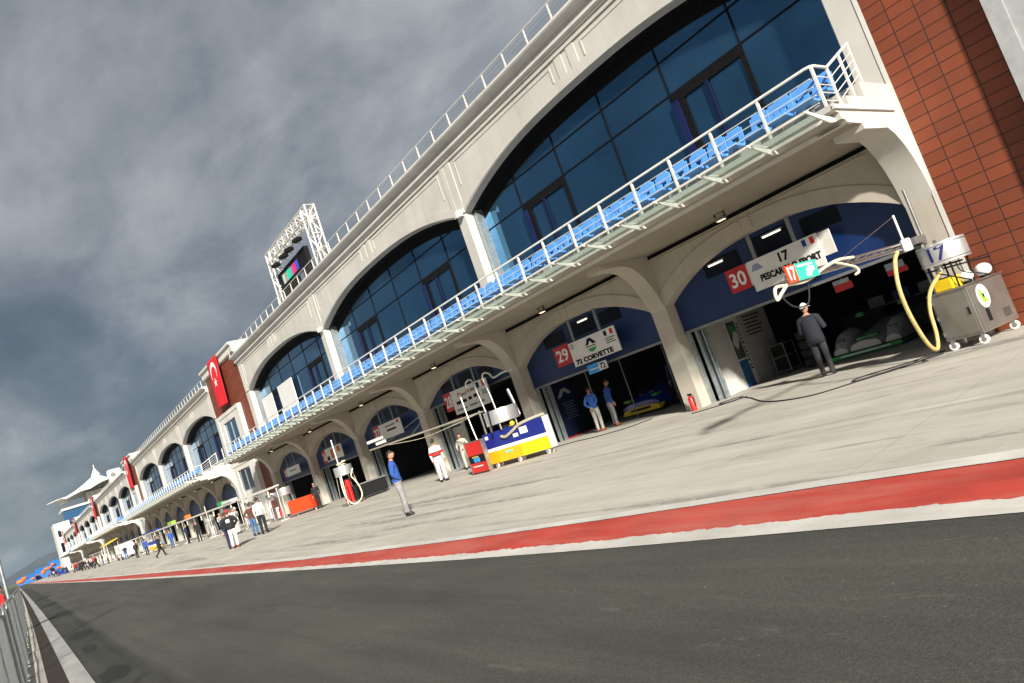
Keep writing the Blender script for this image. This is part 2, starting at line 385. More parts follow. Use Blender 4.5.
# wooded hill beyond the circuit
hm, ht, hb = nt('hill_wood'); hv = coords(ht)
ht.links.new(mixc(ht, ramp(ht, noise(ht, hv, .012, 6), [(.35, 0.), (.65, 1.)]), (.022, .032, .038), (.042, .052, .054)), hb.inputs['Base Color']); hb.inputs['Roughness'].default_value = 1
b = MB(); nx, ny = 46, 14; vs = []
for j in range(ny):
    for i in range(nx):
        x = -700+i*34; y = 2700+j*60
        h = 58*math.exp(-((x-115)/150)**2)+30*math.exp(-((x-330)/170)**2)+20*math.exp(-((x+250)/160)**2)
        h *= max(0, math.sin(PI*j/(ny-1)))**.8; h += 6*mnoise.noise(Vector((x*.02, y*.02, 0)))*(h/40)
        vs.append((x, y, h-1.5))
b.add(vs, [(j*nx+i, j*nx+i+1, (j+1)*nx+i+1, (j+1)*nx+i) for j in range(ny-1) for i in range(nx-1)])
struct(b.build('hill', hm, smooth=True))
#@@BUILDING
# ------------------------------------------------------------------ pit building
PB = thing('pit_building', 'long cream pit building with arched blue windows, red towers and balcony over garages', 'building', (16, 5.2, 0))
COLY = [.27, 14.75, 29.8, 44.95]; SECL = 45.35
SECS = [(5.05, 1.0, 3), (60.0, 1.0, 3), (114.2, .985, 2), (163.5, .97, 1), (214., .955, 1)]
TOWS = [(-9.5, 5.05), (50.4, 60.0), (105.35, 114.2), (159.55, 163.5+5.2), (208.85, 219.2), (259.35, 266)]
SECS = [(5.05, 1.0, 3), (60.0, 1.0, 3), (114.2, .985, 2), (168.7, .97, 1), (223.2, .955, 1)]
TOWS = [(-9.5, 5.05), (50.4, 60.0), (105.35, 114.2), (159.55, 168.7), (214.05, 223.2), (268.55, 276)]
def arch_z(t, zs, za, e): return zs+(za-zs)*(1-abs(t)**e)
def arch_wall(mb, ya, yb, zs, za, ztop, x0, x1, e, n=28):
    ps = [(ya+(yb-ya)*i/n, arch_z(-1+2*i/n, zs, za, e)) for i in range(n+1)]
    for (y0, z0), (y1, z1) in zip(ps, ps[1:]):
        mb.quad((x0, y0, z0), (x0, y1, z1), (x0, y1, ztop), (x0, y0, ztop))
        mb.quad((x0, y0, z0), (x0, y1, z1), (x1, y1, z1), (x1, y0, z0))
def archivolt(mb, ya, yb, zs, za, e, x0, w0, w1, th, n=28):
    """raised band that follows an arch"""
    for i in range(n):
        t0, t1 = -1+2*i/n, -1+2*(i+1)/n; y0, y1 = ya+(yb-ya)*i/n, ya+(yb-ya)*(i+1)/n
        a0, a1 = arch_z(t0, zs, za, e), arch_z(t1, zs, za, e)
        mb.add([(x0-th, y0, a0+w0), (x0-th, y1, a1+w0), (x0-th, y1, a1+w1), (x0-th, y0, a0+w1), (x0, y0, a0+w1), (x0, y1, a1+w1), (x0, y0, a0+w0), (x0, y1, a1+w0)],
               [(0, 1, 2, 3), (3, 2, 5, 4), (0, 1, 7, 6)])
RAILX = 12.76
def railing_profile(): return None
def build_section(si, y0, hs, lod):
    def X(p):
        z = p[2]*hs if p[2] > 0 else p[2]
        return S((p[0], p[1], z))
    P_ = lambda mb, name, m, par=PB, **k: mb.build(name, m, par, xf=X, **k)
    yc = [y0+c for c in COLY]; y1 = y0+SECL
    ZS, ZA, ZT = 9.25, 10.3, 11.45
    # ---- upper wall
    mb = MB()
    for a, c in zip(yc, yc[1:]):
        arch_wall(mb, a+.25, c-.25, ZS, ZA, ZT, W, W+.36, 2.6)
    for c in yc:
        mb.box(W, W+.38, c-.25, c+.25, 4.9, ZS); mb.quad((W, c-.25, ZS), (W, c+.25, ZS), (W, c+.25, ZT), (W, c-.25, ZT))
    mb.box(W, W+.7, y0, yc[0]-.25, 4.9, ZT); mb.box(W, W+.7, yc[-1]+.25, y1, 4.9, ZT)
    P_(mb, 'upper_wall', PLAS)
    for a, c in zip(yc, yc[1:]):
        mb = MB(); n_ = 28
        for i in range(n_):
            t0, t1 = -1+2*i/n_, -1+2*(i+1)/n_; q0, q1 = a+.25+(c-a-.5)*i/n_, a+.25+(c-a-.5)*(i+1)/n_
            mb.quad((W+.36, q0, arch_z(t0, ZS, ZA, 2.6)-.05), (W+.36, q1, arch_z(t1, ZS, ZA, 2.6)-.05), (W+.76, q1, arch_z(t1, ZS, ZA, 2.6)-.05), (W+.76, q0, arch_z(t0, ZS, ZA, 2.6)-.05))
            mb.quad((W+.36, q0, arch_z(t0, ZS, ZA, 2.6)-.05), (W+.36, q1, arch_z(t1, ZS, ZA, 2.6)-.05), (W+.36, q1, arch_z(t1, ZS, ZA, 2.6)+.1), (W+.36, q0, arch_z(t0, ZS, ZA, 2.6)+.1))
        P_(mb, 'arch_lining', BLKG)
    mb = MB()
    for c in yc:
        mb.box(W-.03, W, c-.36, c-.10, ZS+.16, ZT); mb.box(W-.03, W, c+.10, c+.36, ZS+.16, ZT); mb.box(W-.02, W, c-.10, c+.10, ZS+.16, ZT)
        mb.box(W-.06, W, c-.33, c+.33, ZS, ZS+.16)
    for a, c in zip(yc, yc[1:]):
        m_ = (a+c)/2; za = ZA
        archivolt(mb, a+.3, c-.3, ZS+.05, ZA, 2.6, W, .02, .34, .022)
        mb.box(W-.02, W, m_-.45, m_-.12, za+.34, ZT); mb.box(W-.02, W, m_+.12, m_+.45, za+.34, ZT)
        for s, ea in ((a, 1), (c, -1)):
            q0, q1 = sorted((s+ea*.62, m_-ea*.7)); mb.box(W-.018, W, q0, q1, 11.12, 11.18)
            mb.box(W-.018, W, min(s+ea*.62, s+ea*.68), max(s+ea*.62, s+ea*.68), ZS+.95, 11.12)
            mb.box(W-.018, W, min(m_-ea*.7, m_-ea*.76), max(m_-ea*.7, m_-ea*.76), za+.38, 11.12)
    mb.box(W-.05, W, y0, y1, 11.3, ZT)
    P_(mb, 'wall_trim', PLAS)
    # ---- cornice, roof
    prof = [(W+.5, ZT), (W-.10, ZT), (W-.13, 11.52), (W-.2, 11.56), (W-.2, 11.78), (W-.30, 11.86), (W-.44, 11.9), (W-.47, 11.95), (W-.47, 12.02), (W+.5, 12.02)]
    P_(MB().prism_y(prof, y0-.12, y1+.12), 'cornice', PLASW)
    P_(MB().box(W+.5, W+20, y0, y1, 11.6, 11.95), 'roof', CONC)
    # ---- glass
    for a, c in zip(yc, yc[1:]):
        ga, gc = a+.25, c-.25
        g = P_(MB().box(W+.75, W+.82, ga-.2, gc+.2, 4.7, 10.6), 'window', GLASS)
        xs = W+.72
        P_(MB().box(xs-.32, xs+.03, ga-.02, ga+.16, 4.9, ZS), 'window_frame', GALV, g); P_(MB().box(xs-.32, xs+.03, gc-.16, gc+.02, 4.9, ZS), 'window_frame', GALV, g)
        mb = MB(); archivolt(mb, ga, gc, ZS, ZA, 2.6, W+.74, -.42, .25, .012); P_(mb, 'spandrel', BLKG, g)
        mb = MB(); nv = 6; step = 2.36; st = ga+.12
        cols = [a+.25+(c-a-.5)*(i+.0)/nv for i in range(1, nv)]
        for yv in cols: mb.box(xs, xs+.03, yv-.02, yv+.02, 4.9, 10.4)
        for zv in (8.4, 9.35, 10.24):
            for i in range(nv):
                ya_, yb_ = ([ga]+cols+[gc])[i:i+2]; mb.box(xs+.003, xs+.027, ya_+.03, yb_-.03, zv-.02, zv+.02)
        P_(mb, 'mullion', BLKG, g)
        # doors: second and fifth panel
        for i in (1, 4):
            ya_, yb_ = ([ga]+cols+[gc])[i:i+2]
            d = P_(MB().box(xs-.03, xs+.02, ya_+.03, yb_-.03, 8.12, 8.38), 'header_shadow', BLKG, g)  # black bar stands for the shadow gap over the recessed door
            P_(MB().box(xs-.10, xs+.01, yb_-.22, yb_-.03, 4.9, 8.14), 'door_jamb', BLUEJ, g)
            P_(MB().box(xs-.06, xs+.01, (ya_+yb_)/2-.045, (ya_+yb_)/2+.045, 4.9, 8.14), 'door_jamb', NAVY, g)
            P_(MB().box(xs-.02, xs+.015, yb_-.42, yb_-.22, 4.9, 8.14), 'door_frame', BLKG, g)
            P_(MB().box(xs-.03, xs+.012, ya_+.03, ya_+.10, 4.9, 8.14), 'door_frame', BLKG, g)
    # ---- balcony
    prof = [(13.05, 4.58), (13.0, 4.66), (12.86, 4.68), (12.84, 4.80), (12.72, 4.82), (12.68, 4.86), (12.68, 4.97), (13.4, 4.97), (13.4, 5.15), (14.2, 5.15), (14.2, 5.47), (W+.4, 5.47), (W+.4, 4.58)]
    bo = P_(MB().prism_y(prof, y0+.0, y1), 'balcony', [PLAS, SOFF_SHADE])
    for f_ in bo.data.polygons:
        if f_.normal.z < -.9: f_.material_index = 1  # underside takes the plaster with its shade in the colour
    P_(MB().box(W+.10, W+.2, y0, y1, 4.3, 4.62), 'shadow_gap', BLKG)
    # ---- lower wall: six garage bays
    gy = []
    for a, c in zip(yc, yc[1:]): gy += [a, (a+c)/2]
    gy.append(yc[-1])
    mb = MB()
    for a, c in zip(gy, gy[1:]): arch_wall(mb, a+.28, c-.28, 3.06, 3.95, 4.46, W, W+.42, 2.4)
    for g in gy:
        mb.quad((W, g-.28, 3.06), (W, g+.28, 3.06), (W, g+.28, 4.46), (W, g-.28, 4.46)); mb.box(W, W+.42, g-.28, g+.28, -.06, 3.06)
    mb.box(W, W+.42, y0-.02, gy[0]-.28, -.06, 4.46); mb.box(W, W+.42, gy[-1]+.28, y1, -.06, 4.46)
    P_(mb, 'lower_wall', PLAS_SHADE)
    if lod >= 2:
        mb = MB()
        for a, c in zip(gy, gy[1:]):
            archivolt(mb, a+.3, c-.3, 3.1, 3.95, 2.4, W, .34, .38, .03)
            m_ = (a+c)/2; mb.box(W-.03, W, m_-.03, m_+.0, 4.0, 4.44); mb.box(W-.03, W, m_+.28, m_+.31, 4.0, 4.44)
            mb.box(W-.03, W, m_+.5, c-.6, 4.36, 4.39); mb.box(W-.03, W, a+.6, m_-.3, 4.36, 4.39)
        P_(mb, 'wall_trim', PLAS_SHADE)
    # brackets
    bp = [(13.5, 4.6), (13.5, 4.58), (13.54, 4.44), (14.2, 4.44), (14.45, 4.42), (14.7, 4.33), (14.95, 4.12), (15.15, 3.85), (15.3, 3.52), (15.42, 3.2), (W, 3.0), (W, 4.6)]
    ep = [(12.95, 4.6)]+[(13.55, 4.58), (13.58, 4.47), (14.3, 4.48), (14.62, 4.49), (14.85, 4.36), (15.08, 4.12), (15.25, 3.85), (15.38, 3.52), (15.46, 3.2), (W, 3.0), (W, 4.6)]
    for i, g in enumerate(gy):
        if i in (0, len(gy)-1):
            ya_ = y0-.02 if i == 0 else g-.28; P_(MB().prism_y(ep, ya_, ya_+.58), 'bracket', PLAS, smooth=True)
        else: P_(MB().prism_y(bp, g-.28, g+.28), 'bracket', PLAS_SHADE, smooth=True)
    # garage bays
    for i, (a, c) in enumerate(zip(gy, gy[1:])):
        da, dc = a+.28, c-.28; zb = 3.0 if (si == 0 and i == 2) else 2.2
        n = 16; ps = [(da+(dc-da)*k/n, arch_z(-1+2*k/n, 3.06, 3.95, 2.4)+.05) for k in range(n+1)]
        mb = MB(); mb.prism_x([(da, zb)]+[(da, 3.1)]+ps[1:-1]+[(dc, 3.1), (dc, zb)], W+.42, W+.48)
        d = P_(mb, 'garage_door', DOORB)
        mb = MB(); mb.box(W+.36, W+.5, da, dc, zb-.07, zb); P_(mb, 'bottom_rail', DSTEEL, d)
        if lod >= 2:
            L = dc-da
            for f0, f1, zt in ((.22, .36, 3.74), (.40, .58, 3.84), (.63, .80, 3.76)): P_(MB().box(W+.405, W+.42, da+L*f0, da+L*f1, 3.32, zt), 'door_window', DOORG, d)
        xt = W+.42
        for yy, sg in ((dc, -1), (da, 1)):
            mb = MB()
            for o_, w_ in ((0, .13), (.19, .08), (.33, .05)):
                q = sorted((yy+sg*o_, yy+sg*(o_+w_))); mb.box(xt+o_*.9, xt+.1+o_*.9, q[0]-.0, q[1], -.05, zb)
            mb.box(xt+.40, xt+.43, min(yy, yy+sg*.4), max(yy, yy+sg*.4), -.05, zb)
            P_(mb, 'door_track', GALV)
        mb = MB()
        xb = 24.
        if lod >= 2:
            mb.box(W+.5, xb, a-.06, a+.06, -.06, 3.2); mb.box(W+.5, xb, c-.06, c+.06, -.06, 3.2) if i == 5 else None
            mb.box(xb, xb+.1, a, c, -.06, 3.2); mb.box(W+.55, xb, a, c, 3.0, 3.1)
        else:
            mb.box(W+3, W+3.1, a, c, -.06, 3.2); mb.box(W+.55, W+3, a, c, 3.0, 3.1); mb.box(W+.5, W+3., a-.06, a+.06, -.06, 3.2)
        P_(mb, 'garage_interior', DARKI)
    return X, yc, gy
SEC = []
for si, (y0, hs, lod) in enumerate(SECS): SEC.append(build_section(si, y0, hs, lod))
# ---- balcony end steps (cream blocks) next to the near tower
for (y0, hs, lod) in SECS[:2]:
    MB().box(12.66, W-.2, y0-.05, y0+.0, 4.86, 4.94).build('end_moulding', PLASW, PB, xf=S)
# ---- towers
for ti, (ya, yb) in enumerate(TOWS):
    hs = [1, 1, 1, .985, .97, .955][ti]
    X = lambda p, hs=hs: S((p[0], p[1], p[2]*hs if p[2] > 0 else p[2]))
    P_ = lambda mb, name, m, par=PB, **k: mb.build(name, m, par, xf=X, **k)
    P_(MB().box(W-.01, W+8, ya, yb, -.06, 12.4), 'tower_wall', TILE)
    mb = MB(); mb.prism_y([(W-.05, 12.4), (W-.18, 12.5), (W-.18, 12.95), (W-.34, 13.02), (W-.34, 13.18), (W+8, 13.18), (W+8, 12.4)], ya-.1, yb+.1)
    P_(mb, 'tower_parapet', PLASW)
    P_(MB().box(W-.014, W+.5, yb-.09, yb, -.06, 12.4), 'tower_edge', PLASW)
    if ti: P_(MB().box(W-.014, W+.5, ya, ya+.09, -.06, 12.4), 'tower_edge', PLASW)
    # white window surround over the full height
    s0, s1 = (ya+1.95, yb-1.97) if ti == 0 else (ya+2.0, yb-1.3)
    w0, w1 = s0+1.55, s1-1.3
    for (z0, z1, wz0, wz1) in (((-.06, 4.95, 2.6, 4.3), (4.97, 8.95, 5.9, 8.2)) if ti else ((-.06, 9.6, 5.9, 8.2),)):
        mb = MB(); D = W-.27
        mb.box(D, W, s0, w0, z0, z1); mb.box(D, W, w1, s1, z0, z1); mb.box(D, W, w0, w1, z0, wz0); mb.box(D, W, w0, w1, wz1, z1)
        mb.box(D-.05, D, s0-.0, s0+.28, z0, z1); mb.box(D-.05, D, s1-.28, s1, z0, z1); mb.box(D-.05, D, s0+.28, s1-.28, z1-.28, z1)
        f = P_(mb, 'tower_window_surround', PLASW if ti else mat('grey_surround', (.36, .37, .37), .5))  # near tower's surround is greyer than the others
        P_(MB().box(W-.16, W-.1, w0, w1, wz0, wz1), 'pane', DGLASS if z0 < 0 else GLASS, f)
        mb = MB(); mb.box(W-.22, W-.16, w0, w0+.08, wz0, wz1); mb.box(W-.22, W-.16, w1-.08, w1, wz0, wz1); mb.box(W-.22, W-.16, w0+.08, w1-.08, wz0, wz0+.08); mb.box(W-.2, W-.16, (w0+w1)/2-.03, (w0+w1)/2+.03, wz0+.08, wz1)
        P_(mb, 'window_frame', GALV, f)
# building body behind the front
MB().box(W+20, W+20.3, -9.5, 276, -.06, 12.0).build('rear_wall', PLAS, PB, xf=S)

# ------------------------------------------------------------------ railings (things with countable posts)
def rail_thing(name, label, group, y0, y1, step, hs, full):
    def X(p): return S((p[0], p[1], p[2]*hs))
    t = thing(name, label, 'railing', X((RAILX, y0, 4.97)), group)
    n = int(round((y1-y0)/step)); z0, z1 = 4.97, 5.80
    for i in range(n+1):
        y = y0+(y1-y0)*i/n
        mb = MB(); mb.prism_y([(RAILX-.028, z0), (RAILX+.028, z0), (RAILX+.03, z1-.06), (RAILX+.01, z1-.02), (RAILX-.03, z1-.04)], y-.022, y+.022)
        mb.build('post', WMET, t, xf=X)
    end = [(RAILX+.62, y0-.0, z1), (14.75, y0, 6.42)] if full else [(RAILX+.6, y0, z1)]
    mb = MB(); mb.tube([X(p) for p in [(RAILX, y1, z1), (RAILX, y0+.12, z1), (RAILX+.04, y0+.03, z1), (RAILX+.12, y0, z1)]+end], .030, 8); mb.build('top_rail', WMET, t, smooth=True)
    mb = MB()
    for k in range(4):
        z = z0+.14+k*.16
        pts = [(RAILX, y1, z), (RAILX, y0+.1, z), (RAILX+.1, y0, z)]+([(RAILX+.62, y0, z), (14.72, y0, z+.62)] if full else [(RAILX+.6, y0, z)])
        mb.tube([X(p) for p in pts], .011, 5)
    mb.build('mid_rail', WMET, t)
    if full:
        for x, za in ((13.38, 4.97), (14.1, 5.15), (14.7, 5.47)):
            zt = z1+max(0, (x-RAILX-.62))/(14.75-RAILX-.62)*.62
            MB().box(x-.025, x+.025, y0-.02, y0+.02, za, zt).build('post', WMET, t, xf=X)
    return t
NAMES = ['nearest', 'second', 'third', 'fourth', 'farthest']
for si, (y0, hs, lod) in enumerate(SECS):
    rail_thing('balcony_railing', ['white balcony railing above the nearest garages, in front of two rows of blue seats', 'white balcony railing between the first and second flag towers', 'white balcony railing between the second and third flag towers', 'white balcony railing between the third and fourth flag towers', 'white balcony railing at the far end below the tent roof'][si], 'balcony railings', y0+.12, y0+SECL-.1, 1.165 if lod >= 2 else 1.5, hs, si < 2)
for si, (y0, hs, lod) in enumerate(SECS):
    def X(p): return S((p[0], p[1], p[2]*hs))
    t = thing('roof_railing', ['thin white railing along the roof edge above the nearest three big arches', 'thin white railing along the roof between the first and second flag towers', 'thin white railing along the roof between the second and third flag towers', 'thin white railing along the roof between the third and fourth flag towers', 'thin white railing along the farthest stretch of roof'][si], 'railing', X((15.12, y0, 12)), 'roof railings')
    n = int(SECL/1.19) if lod >= 2 else int(SECL/1.6)
    for i in range(n+1):
        y = y0+SECL*i/n
        MB().prism_y([(15.09, 12.0), (15.15, 12.0), (15.13, 12.53), (15.1, 12.53)], y-.02, y+.02).build('post', WMET, t, xf=X)
    mb = MB(); mb.tube([X((15.115, y0, 12.55)), X((15.115, y0+SECL, 12.55))], .022, 6); mb.build('top_rail', WMET, t)
    mb = MB()
    for z in (12.12, 12.26, 12.40): mb.tube([X((15.115, y0, z)), X((15.115, y0+SECL, z))], .008, 4)
    mb.build('mid_rail', GALV, t)
# sloped glass canopy below the balcony edge: fins + panes
for si, (y0, hs, lod) in enumerate(SECS[:3]):
    def X(p): return S((p[0], p[1], p[2]*hs))
    t = thing('glass_canopy', ['narrow glass canopy on white fins along the nearest balcony edge', 'narrow glass canopy on white fins along the balcony edge past the first flag tower', 'narrow glass canopy on fins along the balcony edge past the second flag tower'][si], 'canopy', X((12.68, y0, 4.7)), 'glass canopies')
    n = 38 if si < 2 else 30; st = (SECL-.3)/n
    for i in range(n+1):
        y = y0+.12+i*st
        MB().prism_y([(12.86, 4.68), (12.64, 4.66), (11.85, 4.84), (11.85, 4.88), (12.4, 4.80), (12.86, 4.76)], y-.016, y+.016).build('fin', WMET, t, xf=X)
    mb = MB()
    for i in range(n):
        y = y0+.12+i*st; mb.add([(12.66, y+.03, 4.82), (12.66, y+st-.03, 4.82), (11.95, y+st-.03, 4.90), (11.95, y+.03, 4.90), (12.66, y+.03, 4.835), (12.66, y+st-.03, 4.835), (11.95, y+st-.03, 4.915), (11.95, y+.03, 4.915)],
              [(0, 1, 2, 3), (4, 7, 6, 5), (0, 4, 5, 1), (1, 5, 6, 2), (2, 6, 7, 3), (3, 7, 4, 0)])
    mb.build('pane', CLEAR, t, xf=X, merge=False)
    mb = MB(); mb.box(11.93, 11.97, y0+.1, y0+SECL-.1, 4.855, 4.895); mb.box(12.60, 12.66, y0+.1, y0+SECL-.1, 4.72, 4.78); mb.build('edge_bar', WMET, t, xf=X)

# ------------------------------------------------------------------ seats
def make_seat():
    t = thing('stadium_seat', 'light blue plastic seat in the front row of the nearest balcony', 'seat', (0, 0, 0), 'front row seats on the nearest balcony')
    # seat faces -X, width along Y
    w = .216; mb = MB(); prof = [(-.03, .40), (.015, .44), (.05, .60), (.075, .78), (.10, .80), (.115, .78), (.09, .60), (.055, .42), (.0, .36)]
    def strip(yl, yr, p): mb.prism_y(p, yl, yr)
    side = [(-.03, .40), (.015, .44), (.05, .60), (.068, .73), (.088, .75), (.105, .73), (.09, .60), (.055, .42), (.0, .36)]
    strip(-w, -w*.72, side); strip(w*.72, w, side); strip(-w*.72, -w*.45, prof); strip(w*.45, w*.72, prof)
    up = [(.048, .58), (.075, .78), (.10, .80), (.115, .78), (.09, .58)]; lo_ = [(-.03, .40), (-.005, .425), (.04, .43), (.055, .42), (.0, .36)]
    strip(-w*.45, w*.45, up); strip(-w*.45, w*.45, lo_)
    mb.build('backrest', SEATB, t)
    mb = MB(); mb.prism_y([(-.40, .38), (-.42, .33), (-.36, .30), (-.05, .28), (.03, .34), (.03, .40), (-.05, .34), (-.34, .36)], -w, w); mb.build('seat_pan', SEATB, t)
    mb = MB(); mb.box(-.12, -.04, -.05, .05, 0, .30); mb.build('seat_support', DSTEEL, t)
    return t
seat0 = make_seat(); first = True
def put_row(si, x, z, label, group, gaps=()):
    global first
    y0 = SECS[si][0]+.55; i = 0
    while y0+i*.53 < SECS[si][0]+SECL-.4:
        y = y0+i*.53; i += 1
        if any(a < y < c for a, c in gaps): continue
        p = S((x, y, z))
        if first: o = seat0; o.location = p; o['label'] = label; o['group'] = group; first = False
        else: o = dup(seat0, p, random.uniform(-.03, .03), label, group)
put_row(0, 13.2, 4.97, 'light blue plastic seat in the front row of the nearest balcony', 'front row seats on the nearest balcony', [(7.15, 7.6), (14.6, 15.0), (30.2, 30.6)])
put_row(0, 14.0, 5.20, 'light blue plastic seat in the raised back row of the nearest balcony', 'back row seats on the nearest balcony', [(7.15, 7.6), (14.6, 15.0), (22.0, 22.5), (37, 37.5)])
put_row(1, 13.2, 4.97, 'light blue plastic seat on the balcony between the first and second flag towers', 'seats on the second balcony')
# far balconies: rows too far to tell seats apart
mb = MB()
for si in (2, 3, 4):
    y0, hs, _ = SECS[si]; y = y0+.6
    while y < y0+SECL-.5:
        for x, z in ((13.2, 5.0), (14.0, 5.2)): mb.obox(S((x, y+.2, (z+.5)*hs)), (.12, .42, .5)); mb.obox(S((x-.2, y+.2, (z+.28)*hs)), (.4, .42, .06))
        y += .6
o = mb.build('far_seats', SEATB); tag(o, 'rows of blue seats on the far balconies beyond the second flag tower', 'seats', None, 'stuff')

# ------------------------------------------------------------------ soffit lamps, wall cameras, white boards
for si in range(2):
    X, yc, gy = SEC[si]
    for i, (a, c) in enumerate(zip(gy, gy[1:])):
        p = S((14.75, (a+c)/2+.25, 4.58)); t = thing('ceiling_lamp', 'small floodlight hanging under the balcony before garage %s' % ['30, the nearest garage', '29, the garage with the blue car', '28, behind the blue and yellow cart', '27, left of the blue and yellow cart', '26, behind the fuel rig with hose', '25, at the end of the nearest balcony'][i] if si == 0 else 'small floodlight under the second balcony, past the first flag tower', 'lamp', p, 'lamps under the balcony')
        if si: t['group'] = 'lamps under the second balcony'
        mb = MB(); mb.box(p[0]-.02, p[0]+.02, p[1]-.15, p[1]-.13, p[2]-.14, p[2]); mb.box(p[0]-.02, p[0]+.02, p[1]+.13, p[1]+.15, p[2]-.14, p[2]); mb.build('yoke', BLACK, t)
        mb = MB(); mb.box(p[0]-.08, p[0]+.08, p[1]-.13, p[1]+.13, p[2]-.2, p[2]-.09); mb.build('lamp_housing', DSTEEL, t)
        MB().box(p[0]-.06, p[0]+.06, p[1]-.1, p[1]+.1, p[2]-.206, p[2]-.2).build('lens', emis('lamp_glow', (1, .72, .38), 2.2), t)
for (ya, yb, z, l) in ((10.3, 10.75, 3.62, 'lit fluorescent tube above the garage 30 door, left of the sign'), (8.5, 9.0, 3.72, 'lit fluorescent tube above the PESCAROLO SPORT sign'), (15.75, 16.2, 3.74, 'lit fluorescent tube above the CORVETTE sign')):
    t = thing('strip_lamp', l, 'lamp', S((W+.38, (ya+yb)/2, z))); MB().box(W+.36, W+.40, ya, yb, z-.02, z+.02).build('tube', emis('tube_glow', (1, .93, .75), 1.1), t, xf=S); MB().box(W+.385, W+.42, ya-.05, yb+.05, z+.02, z+.06).build('fitting', DSTEEL, t, xf=S)
for i, c in enumerate((19.8, 34.85)):
    p = S((W-.12, c-.12, 9.28)); t = thing('wall_speaker', ['white box speaker on the column between the first and second big arches', 'white box speaker on the column between the second and third big arches'][i], 'speaker', p, 'box speakers on the columns')
    MB().obox(p, (.2, .24, .26), .3).build('speaker_box', OFFW, t, bevel=.015); MB().obox((p[0]+.08, p[1], p[2]+.02), (.12, .05, .05)).build('wall_arm', DSTEEL, t)
for k, (ya, yb, z0, z1) in enumerate(((46.9, 49.2, 5.6, 8.3), (42.6, 45.5, 5.6, 8.36))):
    mb = MB(); mb.box(W+.50, W+.55, ya, yb, z0, z1); o = mb.build('white_board', SIGNW, None, xf=S)
    tag(o, ['narrower white board leaning inside the third big arch, beside the first flag tower', 'wider white board leaning in the third big arch, right of its blue door'][k], 'board', 'white boards in the third arch')

# ------------------------------------------------------------------ flags with crescent and star
def flag(ya, yb, z0, z1, x, label, hs):
    X = lambda p: S((p[0], p[1], p[2]*hs))
    p0 = X((x, (ya+yb)/2, z1)); t = thing('flag_banner', label, 'flag', p0, 'red flags on the towers')
    n, m_ = 14, 24; mb = MB(); w = yb-ya; h = z1-z0
    def wav(u, v): return x-.05+.09*math.sin(u*5.2+v*2.1)*(1-v*.2)*(v*.8+.15)-.1*v
    for side in (0, .02):
        pass
    vs = []; fs = []
    for j in range(m_+1):
        for i in range(n+1):
            u, v = i/n, j/m_; vs.append(X((wav(u, v), ya+w*u+.10*v*w, z1-h*v)))
    for j in range(m_):
        for i in range(n): fs.append((j*(n+1)+i, j*(n+1)+i+1, (j+1)*(n+1)+i+1, (j+1)*(n+1)+i))
    mb.add(vs, fs); o = mb.build('cloth', FLAGR, t, smooth=True)
    sd = o.modifiers.new('thick', 'SOLIDIFY'); sd.thickness = .02
    # emblem: crescent opening downwards, star below
    def pt(a, b_): # a across (to +Y), b down
        u, v = .5+a/w, b_/h; return X((wav(u, v)-.035, ya+w*u+.10*v*w, z1-b_))
    R = w*.27; cy = h*.27; k = 26; R2 = R*.80; sh = R*.30
    outer = []; inner = []
    a0 = math.acos(max(-1, min(1, (R*R-R2*R2+sh*sh)/(2*R*sh)))); b0 = math.acos(max(-1, min(1, (R*R-R2*R2-sh*sh)/(2*R2*sh))))
    for i in range(k+1):
        a = a0+(2*PI-2*a0)*i/k; outer.append((R*math.sin(a), cy+R*math.cos(a)))
        b_ = b0+(2*PI-2*b0)*i/k; inner.append((R2*math.sin(b_), cy+sh+R2*math.cos(b_)))
    mb = MB(); mb.add([pt(*q) for q in outer]+[pt(*q) for q in inner], [(i, i+1, k+1+i+1, k+1+i) for i in range(k)])
    sc = (0, cy+R*1.12); rs = R*.5
    st = [(sc[0]+(rs if i % 2 == 0 else rs*.382)*math.sin(PI*i/5+PI), sc[1]+(rs if i % 2 == 0 else rs*.382)*math.cos(PI*i/5+PI)) for i in range(10)]
    mb.add([pt(*sc)]+[pt(*q) for q in st], [(0, i+1, (i+1) % 10+1) for i in range(10)])
    e = mb.build('crescent_and_star', WHITE, t); sd = e.modifiers.new('thick', 'SOLIDIFY'); sd.thickness = .01
flag(53.7, 56.55, 9.35, 13.2, W-.36, 'big red crescent flag on the first tower, above its white window', 1)
flag(107.6, 110.6, 8.8, 13.3, W-.36, 'red crescent flag on the second tower along the building', 1)
flag(162., 165., 8.8, 13.3, W-.36, 'red crescent flag on the third tower along the building', .985)
flag(216.5, 219.5, 8.8, 13.3, W-.36, 'red crescent flag on the fourth tower along the building', .97)
flag(270.5, 273.5, 8.8, 13.3, W-.36, 'red crescent flag on the farthest tower, by the tent roof', .955)

# ------------------------------------------------------------------ video screen gantry on the roof
TX, TYa, TYb, TZ0, TZ1 = 17.6, 36.5, 44.6, 11.9, 17.35
t = thing('screen_gantry', 'white lattice truss frame on the roof around a video screen', 'truss', S((TX, (TYa+TYb)/2, TZ0)))
def truss(a, c, w1, w2, bays):
    """box truss from a to c; w1,w2 are the two width vectors"""
    a, c, w1, w2 = map(Vector, (a, c, w1, w2)); mb = MB(); cs = [w1*0, w1, w1+w2, w2]
    for q in cs: mb.tube([S(a+q), S(c+q)], .055, 6)
    for i in range(bays):
        p0, p1 = a+(c-a)*i/bays, a+(c-a)*(i+1)/bays
        for k in range(4):
            q0, q1 = cs[k], cs[(k+1) % 4]
            mb.tube([S(p0+q0), S(p1+q1)] if (i+k) % 2 else [S(p0+q1), S(p1+q0)], .028, 5); mb.tube([S(p0+q0), S(p0+q1)], .028, 5)
    return mb
